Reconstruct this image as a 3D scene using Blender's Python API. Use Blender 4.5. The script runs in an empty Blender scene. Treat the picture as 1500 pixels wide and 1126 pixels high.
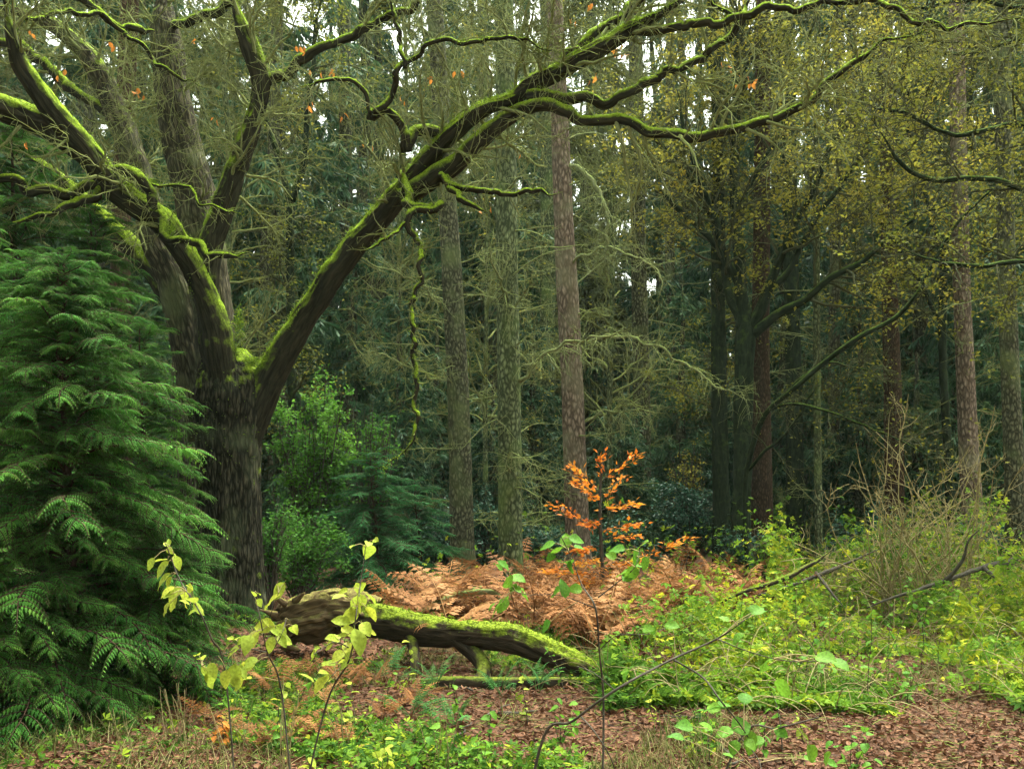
import bpy, math, random
import numpy as np
from mathutils import Vector, Matrix, Euler

S = bpy.context.scene
COL = S.collection
rng = np.random.default_rng(11)
random.seed(5)
R = math.radians

# ------------------------------------------------------------------ camera
EYE, FPX, HOR = 1.6, 1458.0, 717.0       # eye height, focal length and horizon row of a 1500 x 1126 frame
cd = bpy.data.cameras.new('camera'); cam = bpy.data.objects.new('camera', cd); COL.objects.link(cam)
cam.location = (0, 0, EYE); cam.rotation_euler = (R(90), 0, 0)
cd.sensor_width = 36; cd.lens = 35; cd.shift_y = (HOR - 563) / 1500.0
cd.clip_start = 0.05; cd.clip_end = 2000
S.camera = cam

# ------------------------------------------------------------------ overcast sky and soft sun
SUN_EL, SUN_AZ = 68, 30               # azimuth from +Y towards +X
w = bpy.data.worlds.new('World'); S.world = w; w.use_nodes = True
nt = w.node_tree; bg = nt.nodes['Background']
sky = nt.nodes.new('ShaderNodeTexSky'); sky.sky_type = 'NISHITA'; sky.sun_disc = False
sky.sun_elevation = R(SUN_EL); sky.sun_rotation = R(SUN_AZ); sky.air_density = 1.0; sky.dust_density = 4.0; sky.ozone_density = 1.0
hs = nt.nodes.new('ShaderNodeHueSaturation'); hs.inputs['Saturation'].default_value = 0.15   # cloud cover greys the blue
wm = nt.nodes.new('ShaderNodeMix'); wm.data_type = 'RGBA'; wm.blend_type = 'MULTIPLY'; wm.inputs['Factor'].default_value = 1
wm.inputs['B'].default_value = (.94, 1.0, .85, 1)                                            # autumn overcast is a little warm
nt.links.new(sky.outputs[0], hs.inputs['Color']); nt.links.new(hs.outputs[0], wm.inputs['A']); nt.links.new(wm.outputs['Result'], bg.inputs['Color'])
bg.inputs['Strength'].default_value = 0.10
sd = bpy.data.lights.new('sun', 'SUN'); sun = bpy.data.objects.new('sun', sd); COL.objects.link(sun)
sd.energy = 1.5; sd.angle = R(22); sd.color = (1.0, 0.97, 0.9)
sdir = Vector((math.sin(R(SUN_AZ)) * math.cos(R(SUN_EL)), math.cos(R(SUN_AZ)) * math.cos(R(SUN_EL)), math.sin(R(SUN_EL))))
sun.rotation_euler = sdir.to_track_quat('Z', 'Y').to_euler(); sun.location = (0, 0, 40)
S.view_settings.view_transform = 'Standard'; S.view_settings.look = 'None'
S.view_settings.exposure = 3.12; S.view_settings.gamma = 1.0; S.view_settings.use_curve_mapping = False
S.render.engine = 'CYCLES'
S.cycles.use_denoising = True; S.cycles.use_adaptive_sampling = True; S.cycles.adaptive_threshold = .02; S.cycles.denoising_prefilter = 'NONE'
S.cycles.max_bounces = 5; S.cycles.diffuse_bounces = 3; S.cycles.glossy_bounces = 1; S.cycles.transmission_bounces = 3
S.cycles.volume_bounces = 0; S.cycles.transparent_max_bounces = 8

# ------------------------------------------------------------------ helpers
def at(x, y, d):
    return np.array(((x - 750) / FPX * d, d, EYE - (y - HOR) / FPX * d))

def _h(ix, iy, iz, s):
    n = (ix.astype(np.int64) * 374761393 + iy.astype(np.int64) * 668265263 + iz.astype(np.int64) * 1274126177 + s * 974711) & 0xffffffff
    n = ((n ^ (n >> 13)) * 1274126177) & 0xffffffff
    n = ((n ^ (n >> 16)) * 2246822519) & 0xffffffff
    return ((n ^ (n >> 15)) & 0xffffff) / float(0xffffff)

def vnoise(p, s=0):
    p = np.asarray(p, float); i = np.floor(p); f = p - i; f = f * f * (3 - 2 * f); i = i.astype(np.int64)
    o = 0
    for a in (0, 1):
        for b in (0, 1):
            for c in (0, 1):
                wgt = (f[..., 0] if a else 1 - f[..., 0]) * (f[..., 1] if b else 1 - f[..., 1]) * (f[..., 2] if c else 1 - f[..., 2])
                o = o + wgt * _h(i[..., 0] + a, i[..., 1] + b, i[..., 2] + c, s)
    return o

def fbm(p, octv=3, s=0):
    o = 0; a = .5; p = np.asarray(p, float)
    for k in range(octv):
        o = o + a * vnoise(p, s + k); p = p * 2.03; a *= .5
    return o / (1 - .5 ** octv)

def nrm(v):
    return v / np.maximum(np.linalg.norm(v, axis=-1, keepdims=True), 1e-9)

class Buf:
    """collects geometry; build() links it as one mesh object"""
    def __init__(s):
        s.V = []; s.F = []; s.Rn = []; s.B = []; s.n = 0
    def add(s, V, F, rnd=0.5, bc=None, mi=0):
        V = np.asarray(V, float).reshape(-1, 3)
        if len(V) == 0: return s
        s.V.append(V)
        s.Rn.append(np.broadcast_to(np.asarray(rnd, float), (len(V),)))
        s.B.append(V if bc is None else bc)
        for f in (F if isinstance(F, list) else [F]):
            f = np.asarray(f, np.int64)
            s.F.append((f + s.n, mi))
        s.n += len(V); return s
    def mesh(s, name, mats, origin=(0, 0, 0), smooth=True):
        m = bpy.data.meshes.new(name)
        V = (np.concatenate(s.V) - np.asarray(origin)).astype(np.float32)
        m.vertices.add(len(V)); m.vertices.foreach_set('co', V.ravel())
        L = np.concatenate([f.ravel() for f, _ in s.F]).astype(np.int32)
        cnt = np.concatenate([np.full(len(f), f.shape[1]) for f, _ in s.F])
        mi = np.concatenate([np.full(len(f), k) for f, k in s.F]).astype(np.int32)
        st = np.concatenate(([0], np.cumsum(cnt)[:-1])).astype(np.int32)
        m.loops.add(len(L)); m.loops.foreach_set('vertex_index', L)
        m.polygons.add(len(cnt)); m.polygons.foreach_set('loop_start', st)
        m.polygons.foreach_set('material_index', mi)
        m.polygons.foreach_set('use_smooth', np.full(len(cnt), bool(smooth)))
        a = m.attributes.new('rnd', 'FLOAT', 'POINT'); a.data.foreach_set('value', np.concatenate(s.Rn).astype(np.float32))
        b = m.attributes.new('bc', 'FLOAT_VECTOR', 'POINT'); b.data.foreach_set('vector', np.concatenate(s.B).astype(np.float32).ravel())
        for mt in (mats if isinstance(mats, (list, tuple)) else [mats]): m.materials.append(mt)
        m.update(calc_edges=True); m.validate()
        return m
    def build(s, name, mats, parent=None, smooth=True, kind=None):
        org = np.array(parent['o_']) if parent is not None and 'o_' in parent else np.zeros(3)
        o = bpy.data.objects.new(name, s.mesh(name, mats, org, smooth)); COL.objects.link(o)
        if parent is not None: o.parent = parent; o['o_'] = [float(v) for v in org]
        if kind: o['kind'] = kind
        return o

def tag(o, label, cat=None, group=None, kind=None):
    o['label'] = label
    if cat: o['category'] = cat
    if group: o['group'] = group
    if kind: o['kind'] = kind
    return o

def thing(name, loc, label, cat, group=None, rz=0):
    o = bpy.data.objects.new(name, None); COL.objects.link(o)
    o.empty_display_size = .1; o.location = [float(v) for v in loc]; o.rotation_euler = (0, 0, rz)
    o['o_'] = [float(v) for v in loc]
    return tag(o, label, cat, group)

def put(name, me, parent, loc=(0, 0, 0), rot=(0, 0, 0), sc=1.0):
    """an object sharing a mesh, local to its parent"""
    o = bpy.data.objects.new(name, me); COL.objects.link(o); o.parent = parent
    o.location = [float(v) for v in loc]; o.rotation_euler = [float(v) for v in rot]
    o.scale = (sc, sc, sc) if np.isscalar(sc) else sc
    return o

def copy_tree(o, parent=None):
    c = o.copy(); COL.objects.link(c); c.parent = parent
    for ch in list(o.children): copy_tree(ch, c)
    return c

def catmull(p, step):
    """resample control points (n,k) where the first three columns are a position"""
    p = np.asarray(p, float)
    q = np.vstack((2 * p[0] - p[1], p, 2 * p[-1] - p[-2])); out = []
    for i in range(1, len(q) - 2):
        n = max(2, int(np.linalg.norm(q[i + 1, :3] - q[i, :3]) / step))
        t = (np.arange(n) / n)[:, None]
        a, b, c, d = q[i - 1], q[i], q[i + 1], q[i + 2]
        out.append(.5 * (2 * b + (c - a) * t + (2 * a - 5 * b + 4 * c - d) * t ** 2 + (3 * b - 3 * c + d - a) * t ** 3))
    out.append(p[-1:]); return np.vstack(out)

def tubes(P, Rd, sides=3, disp=None, cap=False):
    """sweep N paths (N,P,3) with radii (N,P); returns verts, quads, bark coordinates, radial normals"""
    P = np.asarray(P, float); Rd = np.asarray(Rd, float)
    N, K, _ = P.shape
    T = nrm(np.gradient(P, axis=1))
    t0 = T[:, 0]; ref = np.where(np.abs(t0[:, 2:3]) > .8, np.array([[1., 0, 0]]), np.array([[0, 0, 1.]]))
    n = nrm(np.cross(t0, ref)); NN = np.empty_like(P)
    for j in range(K):
        n = nrm(n - (n * T[:, j]).sum(-1, keepdims=True) * T[:, j]); NN[:, j] = n
    BB = np.cross(T, NN)
    th = np.arange(sides) / sides * 2 * math.pi
    D = NN[:, :, None] * np.cos(th)[None, None, :, None] + BB[:, :, None] * np.sin(th)[None, None, :, None]
    slen = np.concatenate((np.zeros((N, 1)), np.cumsum(np.linalg.norm(np.diff(P, axis=1), axis=-1), 1)), 1)
    off = rng.random((N, 1, 1)) * 40
    bc = np.stack((np.cos(th)[None, None] * Rd[..., None] + off, np.sin(th)[None, None] * Rd[..., None] + off, np.broadcast_to(slen[..., None], (N, K, sides)) + off), -1)
    rr = np.broadcast_to(Rd[..., None], (N, K, sides))
    V = P[:, :, None] + D * rr[..., None]
    if disp is not None:
        V = V + D * disp(V, D, bc, rr)[..., None]
    idx = np.arange(N * K * sides).reshape(N, K, sides)
    a = idx[:, :-1]; b = idx[:, 1:]
    F = np.stack((a, np.roll(a, -1, 2), np.roll(b, -1, 2), b), -1).reshape(-1, 4)
    fs = [F]
    if cap:
        fs.append(idx[:, -1, :].reshape(N, sides)); fs.append(idx[:, 0, ::-1].reshape(N, sides))
    return V.reshape(-1, 3), fs, bc.reshape(-1, 3), D.reshape(-1, 3)

def spawn(P, Rd, n, tr=(.2, 1), L=(.3, .8), ang=(30, 70), steps=6, wig=.25, grav=0., rf=.5, rmin=.003, rmax=.05, up=0., fall=.5, flat=0.):
    """n side shoots from a batch of paths"""
    N, K, _ = P.shape
    ln = np.linalg.norm(np.diff(P, axis=1), axis=-1).sum(1)
    i = rng.choice(N, n, p=ln / ln.sum()); t = rng.uniform(tr[0], tr[1], n)
    f = np.clip(t * (K - 1), 0, K - 1.001); k = f.astype(int); f = (f - k)[:, None]
    p = P[i, k] * (1 - f) + P[i, k + 1] * f
    r = Rd[i, k] * (1 - f[:, 0]) + Rd[i, k + 1] * f[:, 0]
    T = nrm(P[i, k + 1] - P[i, k])
    q = rng.normal(size=(n, 3)); q[:, 2] *= (1 - flat); q = nrm(q - (q * T).sum(1, keepdims=True) * T)
    a = np.radians(rng.uniform(ang[0], ang[1], n))[:, None]
    d = nrm(np.cos(a) * T + np.sin(a) * q + np.array([0, 0, up]))
    Lc = rng.uniform(L[0], L[1], n) * (1 - fall * t)
    out = np.empty((n, steps + 1, 3)); out[:, 0] = p
    for j in range(steps):
        d = nrm(d + wig * rng.normal(size=(n, 3)) + np.array([0, 0, grav]))
        p = p + d * (Lc / steps)[:, None]; out[:, j + 1] = p
    r0 = np.clip(r * rf, rmin, rmax)
    u = np.linspace(0, 1, steps + 1)
    rad = np.maximum(r0[:, None] * (1 - .75 * u), rmin * .6)
    return out, rad

def batch(*lists):
    return tuple(np.concatenate(l) for l in lists)

def place(T, F, pos, X, Z, size):
    """copies of a template (k,3) at pos with local x = X, local z ~ Z; returns verts, faces"""
    T = np.asarray(T, float); n, k = len(pos), len(T)
    X = nrm(X); Y = nrm(np.cross(Z, X)); Z = np.cross(X, Y)
    size = np.broadcast_to(np.asarray(size, float), (n,))[:, None, None]
    V = pos[:, None] + size * (T[None, :, 0:1] * X[:, None] + T[None, :, 1:2] * Y[:, None] + T[None, :, 2:3] * Z[:, None])
    off = (np.arange(n) * k)[:, None, None]
    fs = [(np.asarray(f)[None] + off).reshape(-1, np.asarray(f).shape[1]) for f in F]
    return V.reshape(-1, 3), fs

# leaf templates: x along the leaf, y across, z up
LEAF6 = (np.array([[0, 0, 0], [.4, .26, .05], [1, 0, -.06], [.4, -.26, .05], [.45, 0, 0.0]]), [np.array([[0, 4, 1], [4, 2, 1], [0, 3, 4], [4, 3, 2]])])
DIAM = (np.array([[0, 0, 0], [.45, .5, .0], [1, 0, 0], [.45, -.5, .0]]), [np.array([[0, 3, 2, 1]])])
BLADE = (np.array([[0, -.07, 0], [0, .07, 0], [.5, .09, 0], [1, 0, 0], [.5, -.09, 0]]), [np.array([[0, 4, 2, 1]]), np.array([[4, 3, 2]])])
def ovate(wd=.31, n=7, curl=.22, fold=.12, wave=.03, seed=0):
    g = np.random.default_rng(seed)
    V = []; F = []
    for i in range(n + 1):
        t = i / n; hw = wd * math.sin(math.pi * min(1, t ** .8)) ** .8 if 0 < t < 1 else 0.004
        z = -curl * t * t
        for s in (-1, -.5, 0, .5, 1):
            V.append((t - .08 * abs(s) * (1 - t), s * hw, z + fold * abs(s) * hw * 2 + g.normal() * wave * .5 * abs(s)))
    for i in range(n):
        for j in range(4):
            a = i * 5 + j; F.append((a, a + 5, a + 6, a + 1))
    # petiole
    b = len(V)
    V += [(-.22, -.008, .05), (-.22, .008, .05), (0.02, .012, 0), (0.02, -.012, 0)]; F.append((b, b + 3, b + 2, b + 1))
    return np.array(V), [np.array(F)]

def rand_unit(n, zs=1.0, zb=0.0):
    v = rng.normal(size=(n, 3)); v[:, 2] = v[:, 2] * zs + zb; return nrm(v)

# ------------------------------------------------------------------ materials
def _new(name):
    m = bpy.data.materials.new(name); m.use_nodes = True; t = m.node_tree
    for n in list(t.nodes): t.nodes.remove(n)
    return m, t, t.nodes, t.links

def _ramp(nd, stops, interp='LINEAR'):
    r = nd.new('ShaderNodeValToRGB'); e = r.color_ramp; e.interpolation = interp
    while len(e.elements) > 1: e.elements.remove(e.elements[-1])
    for i, (p, c) in enumerate(stops):
        x = e.elements[0] if i == 0 else e.elements.new(p)
        x.position = p; x.color = (c[0], c[1], c[2], 1)
    return r

def _math(nd, lk, op, a, b=None, clamp=False):
    m = nd.new('ShaderNodeMath'); m.operation = op; m.use_clamp = clamp
    for k, v in enumerate((a, b)):
        if v is None: continue
        if isinstance(v, (int, float)): m.inputs[k].default_value = v
        else: lk.new(v, m.inputs[k])
    return m.outputs[0]

def mat_leaf(name, cols, trans=.35, rough=.65, spec=.06, vein=False, ow=.28):
    m, t, nd, lk = _new(name)
    out = nd.new('ShaderNodeOutputMaterial'); at_ = nd.new('ShaderNodeAttribute'); at_.attribute_name = 'rnd'
    oi = nd.new('ShaderNodeObjectInfo')
    f = _math(nd, lk, 'ADD', _math(nd, lk, 'MULTIPLY', at_.outputs['Fac'], 1 - ow), _math(nd, lk, 'MULTIPLY', oi.outputs['Random'], ow))
    rp = _ramp(nd, [(i / (len(cols) - 1), c) for i, c in enumerate(cols)])
    lk.new(f, rp.inputs[0])
    col = rp.outputs[0]
    geo = nd.new('ShaderNodeNewGeometry'); nz = nd.new('ShaderNodeTexNoise'); nz.inputs['Scale'].default_value = 30 if vein else 6
    nz.inputs['Detail'].default_value = 3
    if vein:
        tc = nd.new('ShaderNodeTexCoord'); lk.new(tc.outputs['Object'], nz.inputs['Vector']); nz.inputs['Scale'].default_value = 7
    else: lk.new(geo.outputs['Position'], nz.inputs['Vector'])
    mx = nd.new('ShaderNodeMix'); mx.data_type = 'RGBA'; mx.blend_type = 'MULTIPLY'; mx.inputs['Factor'].default_value = 1
    vr = _ramp(nd, [(.27, (.5, .34, .3)), (.42, (.8, .8, .75)), (.7, (1.2, 1.2, 1.2))] if vein else [(.3, (.62, .62, .62)), (.7, (1.25, 1.25, 1.25))]); lk.new(nz.outputs[0], vr.inputs[0])
    lk.new(col, mx.inputs['A']); lk.new(vr.outputs[0], mx.inputs['B']); col = mx.outputs['Result']
    p = nd.new('ShaderNodeBsdfPrincipled'); p.inputs['Roughness'].default_value = rough
    p.inputs['Specular IOR Level'].default_value = spec; lk.new(col, p.inputs['Base Color'])
    tr = nd.new('ShaderNodeBsdfTranslucent'); lk.new(col, tr.inputs['Color'])
    ms = nd.new('ShaderNodeMixShader'); ms.inputs[0].default_value = trans
    lk.new(p.outputs[0], ms.inputs[1]); lk.new(tr.outputs[0], ms.inputs[2]); lk.new(ms.outputs[0], out.inputs[0])
    return m

def mat_bark(name, dark, light, sc=(38, 38, 7), bump=.7, moss=None, lo=.25, hi=.75, mscale=9., plate=None, dist=.02, lichen=None, rough=.9, mnoise=.9):
    """furrowed bark in its own along-the-stem coordinates, with moss on what faces up"""
    m, t, nd, lk = _new(name)
    out = nd.new('ShaderNodeOutputMaterial'); at_ = nd.new('ShaderNodeAttribute'); at_.attribute_name = 'bc'
    mp = nd.new('ShaderNodeMapping'); mp.inputs['Scale'].default_value = sc; lk.new(at_.outputs['Vector'], mp.inputs['Vector'])
    nz = nd.new('ShaderNodeTexNoise'); nz.inputs['Scale'].default_value = 1; nz.inputs['Detail'].default_value = 5; nz.inputs['Distortion'].default_value = .6
    lk.new(mp.outputs[0], nz.inputs['Vector'])
    h = nz.outputs[0]
    if plate:
        mp2 = nd.new('ShaderNodeMapping'); mp2.inputs['Scale'].default_value = plate; lk.new(at_.outputs['Vector'], mp2.inputs['Vector'])
        vo = nd.new('ShaderNodeTexVoronoi'); vo.feature = 'DISTANCE_TO_EDGE'; vo.inputs['Scale'].default_value = 1; lk.new(mp2.outputs[0], vo.inputs['Vector'])
        e = _math(nd, lk, 'MULTIPLY', vo.outputs['Distance'], 3.0, True)
        h = _math(nd, lk, 'MULTIPLY', h, _math(nd, lk, 'ADD', _math(nd, lk, 'MULTIPLY', e, .55), .45))
    rp = _ramp(nd, [(.25, dark), (.5, tuple((a + b) / 2 for a, b in zip(dark, light))), (.68, light)]); lk.new(h, rp.inputs[0])
    col = rp.outputs[0]
    geo = nd.new('ShaderNodeNewGeometry')
    n2 = nd.new('ShaderNodeTexNoise'); n2.inputs['Scale'].default_value = 1.7; n2.inputs['Detail'].default_value = 4; lk.new(geo.outputs['Position'], n2.inputs['Vector'])
    if lichen:
        lr = _ramp(nd, [(.5, (0, 0, 0)), (.68, (1, 1, 1))]); lk.new(n2.outputs[0], lr.inputs[0])
        mx = nd.new('ShaderNodeMix'); mx.data_type = 'RGBA'; lk.new(_math(nd, lk, 'MULTIPLY', lr.outputs[0], .6), mx.inputs['Factor'])
        lk.new(col, mx.inputs['A']); mx.inputs['B'].default_value = (*lichen, 1); col = mx.outputs['Result']
    if moss:
        sx = nd.new('ShaderNodeSeparateXYZ'); lk.new(geo.outputs['Normal'], sx.inputs[0])
        n3 = nd.new('ShaderNodeTexNoise'); n3.inputs['Scale'].default_value = mscale; n3.inputs['Detail'].default_value = 5; lk.new(geo.outputs['Position'], n3.inputs['Vector'])
        k = _math(nd, lk, 'ADD', sx.outputs['Z'], _math(nd, lk, 'MULTIPLY', _math(nd, lk, 'SUBTRACT', n3.outputs[0], .5), mnoise * 1.6))
        mr = nd.new('ShaderNodeMapRange'); mr.inputs['From Min'].default_value = lo; mr.inputs['From Max'].default_value = hi; lk.new(k, mr.inputs['Value'])
        n4 = nd.new('ShaderNodeTexNoise'); n4.inputs['Scale'].default_value = 45; n4.inputs['Detail'].default_value = 3; lk.new(geo.outputs['Position'], n4.inputs['Vector'])
        c2 = _ramp(nd, [(.3, tuple(v * .45 for v in moss)), (.55, moss), (.75, tuple(min(1, v * 1.45) for v in moss))]); lk.new(n4.outputs[0], c2.inputs[0])
        mx = nd.new('ShaderNodeMix'); mx.data_type = 'RGBA'; lk.new(mr.outputs[0], mx.inputs['Factor']); lk.new(col, mx.inputs['A']); lk.new(c2.outputs[0], mx.inputs['B']); col = mx.outputs['Result']
        h = _math(nd, lk, 'ADD', h, _math(nd, lk, 'MULTIPLY', n4.outputs[0], mr.outputs[0]))
    p = nd.new('ShaderNodeBsdfPrincipled'); p.inputs['Roughness'].default_value = rough; p.inputs['Specular IOR Level'].default_value = .04
    lk.new(col, p.inputs['Base Color'])
    b = nd.new('ShaderNodeBump'); b.inputs['Strength'].default_value = bump; b.inputs['Distance'].default_value = dist
    lk.new(h, b.inputs['Height']); lk.new(b.outputs[0], p.inputs['Normal'])
    lk.new(p.outputs[0], out.inputs[0])
    return m

MOSS = (.175, .26, .018)
MB = {
 'oak': mat_bark('oak_bark', (.009, .009, .006), (.095, .085, .055), sc=(36, 36, 8), moss=MOSS, lo=.25, hi=.65, plate=(21, 21, 5), dist=.06, lichen=(.09, .11, .06)),
 'oak_stem': mat_bark('oak_stem_bark', (.022, .02, .013), (.155, .135, .08), sc=(36, 36, 7), moss=MOSS, lo=.45, hi=.9, plate=(21, 21, 4.5), dist=.05, lichen=(.12, .14, .06)),
 'oak_limb': mat_bark('oak_limb_bark', (.005, .005, .004), (.04, .036, .022), sc=(30, 30, 5), moss=MOSS, lo=.0, hi=.4, dist=.02, mscale=9., mnoise=.5),
 'twig': mat_bark('twig_bark', (.07, .08, .03), (.23, .245, .11), sc=(90, 90, 20), bump=.2, moss=(.13, .16, .03), lo=.2, hi=.9),
 'spruce': mat_bark('spruce_bark', (.03, .031, .019), (.20, .195, .12), sc=(30, 30, 11), plate=(17, 17, 9), lichen=(.12, .15, .06), dist=.03),
 'spruce_green': mat_bark('spruce_bark_algae', (.035, .045, .022), (.24, .27, .14), sc=(30, 30, 11), plate=(17, 17, 9), lichen=(.11, .16, .045), dist=.03),
 'spruce_pink': mat_bark('pine_bark', (.07, .052, .038), (.34, .26, .20), sc=(30, 30, 10), plate=(17, 17, 7), lichen=(.17, .16, .10), dist=.03),
 'dead': mat_bark('dead_branch_bark', (.07, .08, .036), (.22, .24, .115), sc=(80, 80, 20), bump=.3, moss=(.15, .19, .05), lo=.15, hi=.9),
 'beech': mat_bark('beech_bark', (.005, .009, .005), (.026, .036, .018), sc=(20, 20, 6), moss=(.08, .13, .02), lo=.1, hi=.9, dist=.008),
 'red': mat_bark('red_pine_bark', (.03, .02, .013), (.11, .07, .046), sc=(50, 50, 10), plate=(26, 26, 9), dist=.015),
 'wood': mat_bark('rotten_wood', (.03, .02, .010), (.19, .13, .07), sc=(45, 45, 4), moss=(.17, .16, .04), lo=.45, hi=1.1, dist=.02),
 'log': mat_bark('log_bark', (.009, .007, .005), (.055, .04, .026), sc=(28, 28, 5), moss=(.165, .22, .02), lo=.25, hi=.7, dist=.04, mscale=7., mnoise=1.3),
 'pole': mat_bark('pole_bark', (.009, .007, .005), (.05, .038, .025), sc=(28, 28, 5), moss=(.12, .15, .018), lo=.5, hi=1.0, dist=.02, mnoise=1.2),
 'twig_dark': mat_bark('dark_twig_bark', (.02, .024, .011), (.085, .09, .042), sc=(90, 90, 20), bump=.2),
 'stick': mat_bark('stick_bark', (.025, .022, .018), (.09, .08, .06), sc=(90, 90, 15), bump=.3),
 'tan': mat_bark('bare_stem_bark', (.10, .08, .035), (.32, .27, .125), sc=(90, 90, 20), bump=.2),
}
ML = {
 'moss': mat_leaf('moss_fuzz', [(.05, .085, .01), (.14, .225, .018), (.26, .35, .035)], trans=.3, rough=.8, spec=.1),
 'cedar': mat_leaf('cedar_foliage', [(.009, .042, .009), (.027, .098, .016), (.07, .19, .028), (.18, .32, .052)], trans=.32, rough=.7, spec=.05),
 'cedar_brown': mat_leaf('dead_cedar_foliage', [(.05, .025, .012), (.11, .055, .024), (.17, .09, .04)], trans=.2),
 'cedar_teal': mat_leaf('young_cedar_foliage', [(.014, .07, .022), (.03, .13, .038), (.065, .21, .062)], trans=.3, spec=.05),
 'needle': mat_leaf('conifer_needles', [(.012, .038, .02), (.026, .075, .034), (.05, .115, .045), (.085, .15, .05)], trans=.25, rough=.6, spec=.2),
 'needle_olive': mat_leaf('old_conifer_needles', [(.03, .042, .016), (.068, .088, .03), (.12, .135, .045), (.18, .17, .06)], trans=.25, rough=.6, spec=.2),
 'holly': mat_leaf('holly_leaves', [(.012, .048, .026), (.024, .085, .045), (.045, .13, .07)], trans=.15, rough=.5, spec=.2),
 'shrub': mat_leaf('shrub_leaves', [(.016, .055, .012), (.04, .12, .018), (.085, .21, .025), (.16, .29, .04)], trans=.4),
 'yellow': mat_leaf('yellowing_leaves', [(.065, .09, .015), (.135, .15, .023), (.24, .225, .033), (.41, .31, .04)], trans=.45),
 'orange': mat_leaf('beech_orange_leaves', [(.26, .06, .015), (.44, .12, .014), (.56, .21, .02), (.58, .34, .05)], trans=.45, rough=.5),
 'oak_leaf': mat_leaf('oak_orange_leaves', [(.30, .10, .02), (.42, .16, .03), (.45, .24, .05)], trans=.4),
 'fern': mat_leaf('dry_bracken', [(.06, .024, .008), (.16, .067, .022), (.28, .13, .046), (.44, .26, .115)], trans=.3, rough=.7, spec=.1, ow=.5),
 'greenfern': mat_leaf('green_fern', [(.03, .11, .03), (.06, .18, .045), (.10, .24, .06)], trans=.35),
 'big': mat_leaf('sapling_leaves', [(.11, .19, .02), (.19, .28, .03), (.28, .35, .04), (.38, .38, .03), (.55, .42, .02)], trans=.4, rough=.6, spec=.12, vein=True),
 'biggreen': mat_leaf('hazel_leaves', [(.03, .11, .012), (.06, .18, .016), (.13, .26, .022), (.38, .37, .022)], trans=.4, rough=.6, spec=.12, vein=True),
 'bramble': mat_leaf('bramble_leaves', [(.016, .05, .009), (.05, .125, .014), (.13, .24, .02), (.30, .36, .022), (.60, .48, .025)], trans=.45, rough=.65),
 'litter': mat_leaf('leaf_litter', [(.025, .014, .008), (.07, .031, .015), (.12, .052, .025), (.19, .095, .05), (.33, .21, .12)], trans=.15, rough=.75, spec=.15),
 'grass': mat_leaf('grass_blades', [(.06, .13, .02), (.14, .20, .04), (.30, .27, .11), (.38, .32, .17)], trans=.35),
}

# ------------------------------------------------------------------ ground
def gz(x, y):
    x = np.asarray(x, float); y = np.asarray(y, float)
    p = np.stack((x, y, x * 0), -1)
    return .16 * (fbm(p * .45, 3, 3) - .5) + .085 * (fbm(p * 2.2, 2, 9) - .5)

def mat_ground():
    m, t, nd, lk = _new('forest_floor')
    out = nd.new('ShaderNodeOutputMaterial'); geo = nd.new('ShaderNodeNewGeometry')
    n1 = nd.new('ShaderNodeTexNoise'); n1.inputs['Scale'].default_value = .7; n1.inputs['Detail'].default_value = 5; lk.new(geo.outputs['Position'], n1.inputs['Vector'])
    n2 = nd.new('ShaderNodeTexNoise'); n2.inputs['Scale'].default_value = 28; n2.inputs['Detail'].default_value = 5; lk.new(geo.outputs['Position'], n2.inputs['Vector'])
    vo = nd.new('ShaderNodeTexVoronoi'); vo.inputs['Scale'].default_value = 22; lk.new(geo.outputs['Position'], vo.inputs['Vector'])
    r2 = _ramp(nd, [(.3, (.025, .015, .01)), (.5, (.085, .045, .028)), (.7, (.17, .09, .055))]); lk.new(n2.outputs[0], r2.inputs[0])
    r3 = _ramp(nd, [(.0, (.5, .5, .5)), (.6, (1.2, 1.1, 1))]); lk.new(vo.outputs['Color'], r3.inputs[0])
    mm = nd.new('ShaderNodeMix'); mm.data_type = 'RGBA'; mm.blend_type = 'MULTIPLY'; mm.inputs['Factor'].default_value = 1; lk.new(r2.outputs[0], mm.inputs['A']); lk.new(r3.outputs[0], mm.inputs['B'])
    r1 = _ramp(nd, [(.52, (0, 0, 0)), (.66, (1, 1, 1))]); lk.new(n1.outputs[0], r1.inputs[0])
    mx = nd.new('ShaderNodeMix'); mx.data_type = 'RGBA'; lk.new(_math(nd, lk, 'MULTIPLY', r1.outputs[0], .55), mx.inputs['Factor'])
    lk.new(mm.outputs['Result'], mx.inputs['A']); mx.inputs['B'].default_value = (.045, .065, .016, 1)
    p = nd.new('ShaderNodeBsdfPrincipled'); p.inputs['Roughness'].default_value = .95; p.inputs['Specular IOR Level'].default_value = .1
    lk.new(mx.outputs['Result'], p.inputs['Base Color'])
    b = nd.new('ShaderNodeBump'); b.inputs['Distance'].default_value = .03; b.inputs['Strength'].default_value = .8; lk.new(n2.outputs[0], b.inputs['Height']); lk.new(b.outputs[0], p.inputs['Normal'])
    lk.new(p.outputs[0], out.inputs[0]); return m

s = np.linspace(-1, 1, 150); xs = np.sign(s) * (np.abs(s) * 14 + np.abs(s) ** 5 * 110)
u = np.linspace(0, 1, 150); ys = np.concatenate((np.linspace(-100, -6, 24), -5 + u * 30 + u ** 6 * 95))
gx, gy = np.meshgrid(xs, ys); V = np.stack((gx, gy, gz(gx, gy)), -1)
idx = np.arange(gx.size).reshape(gx.shape)
F = np.stack((idx[:-1, :-1], idx[:-1, 1:], idx[1:, 1:], idx[1:, :-1]), -1).reshape(-1, 4)
g = Buf().add(V, F).build('ground', mat_ground()); tag(g, 'forest floor of brown soil and leaf litter', kind='structure')

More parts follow.
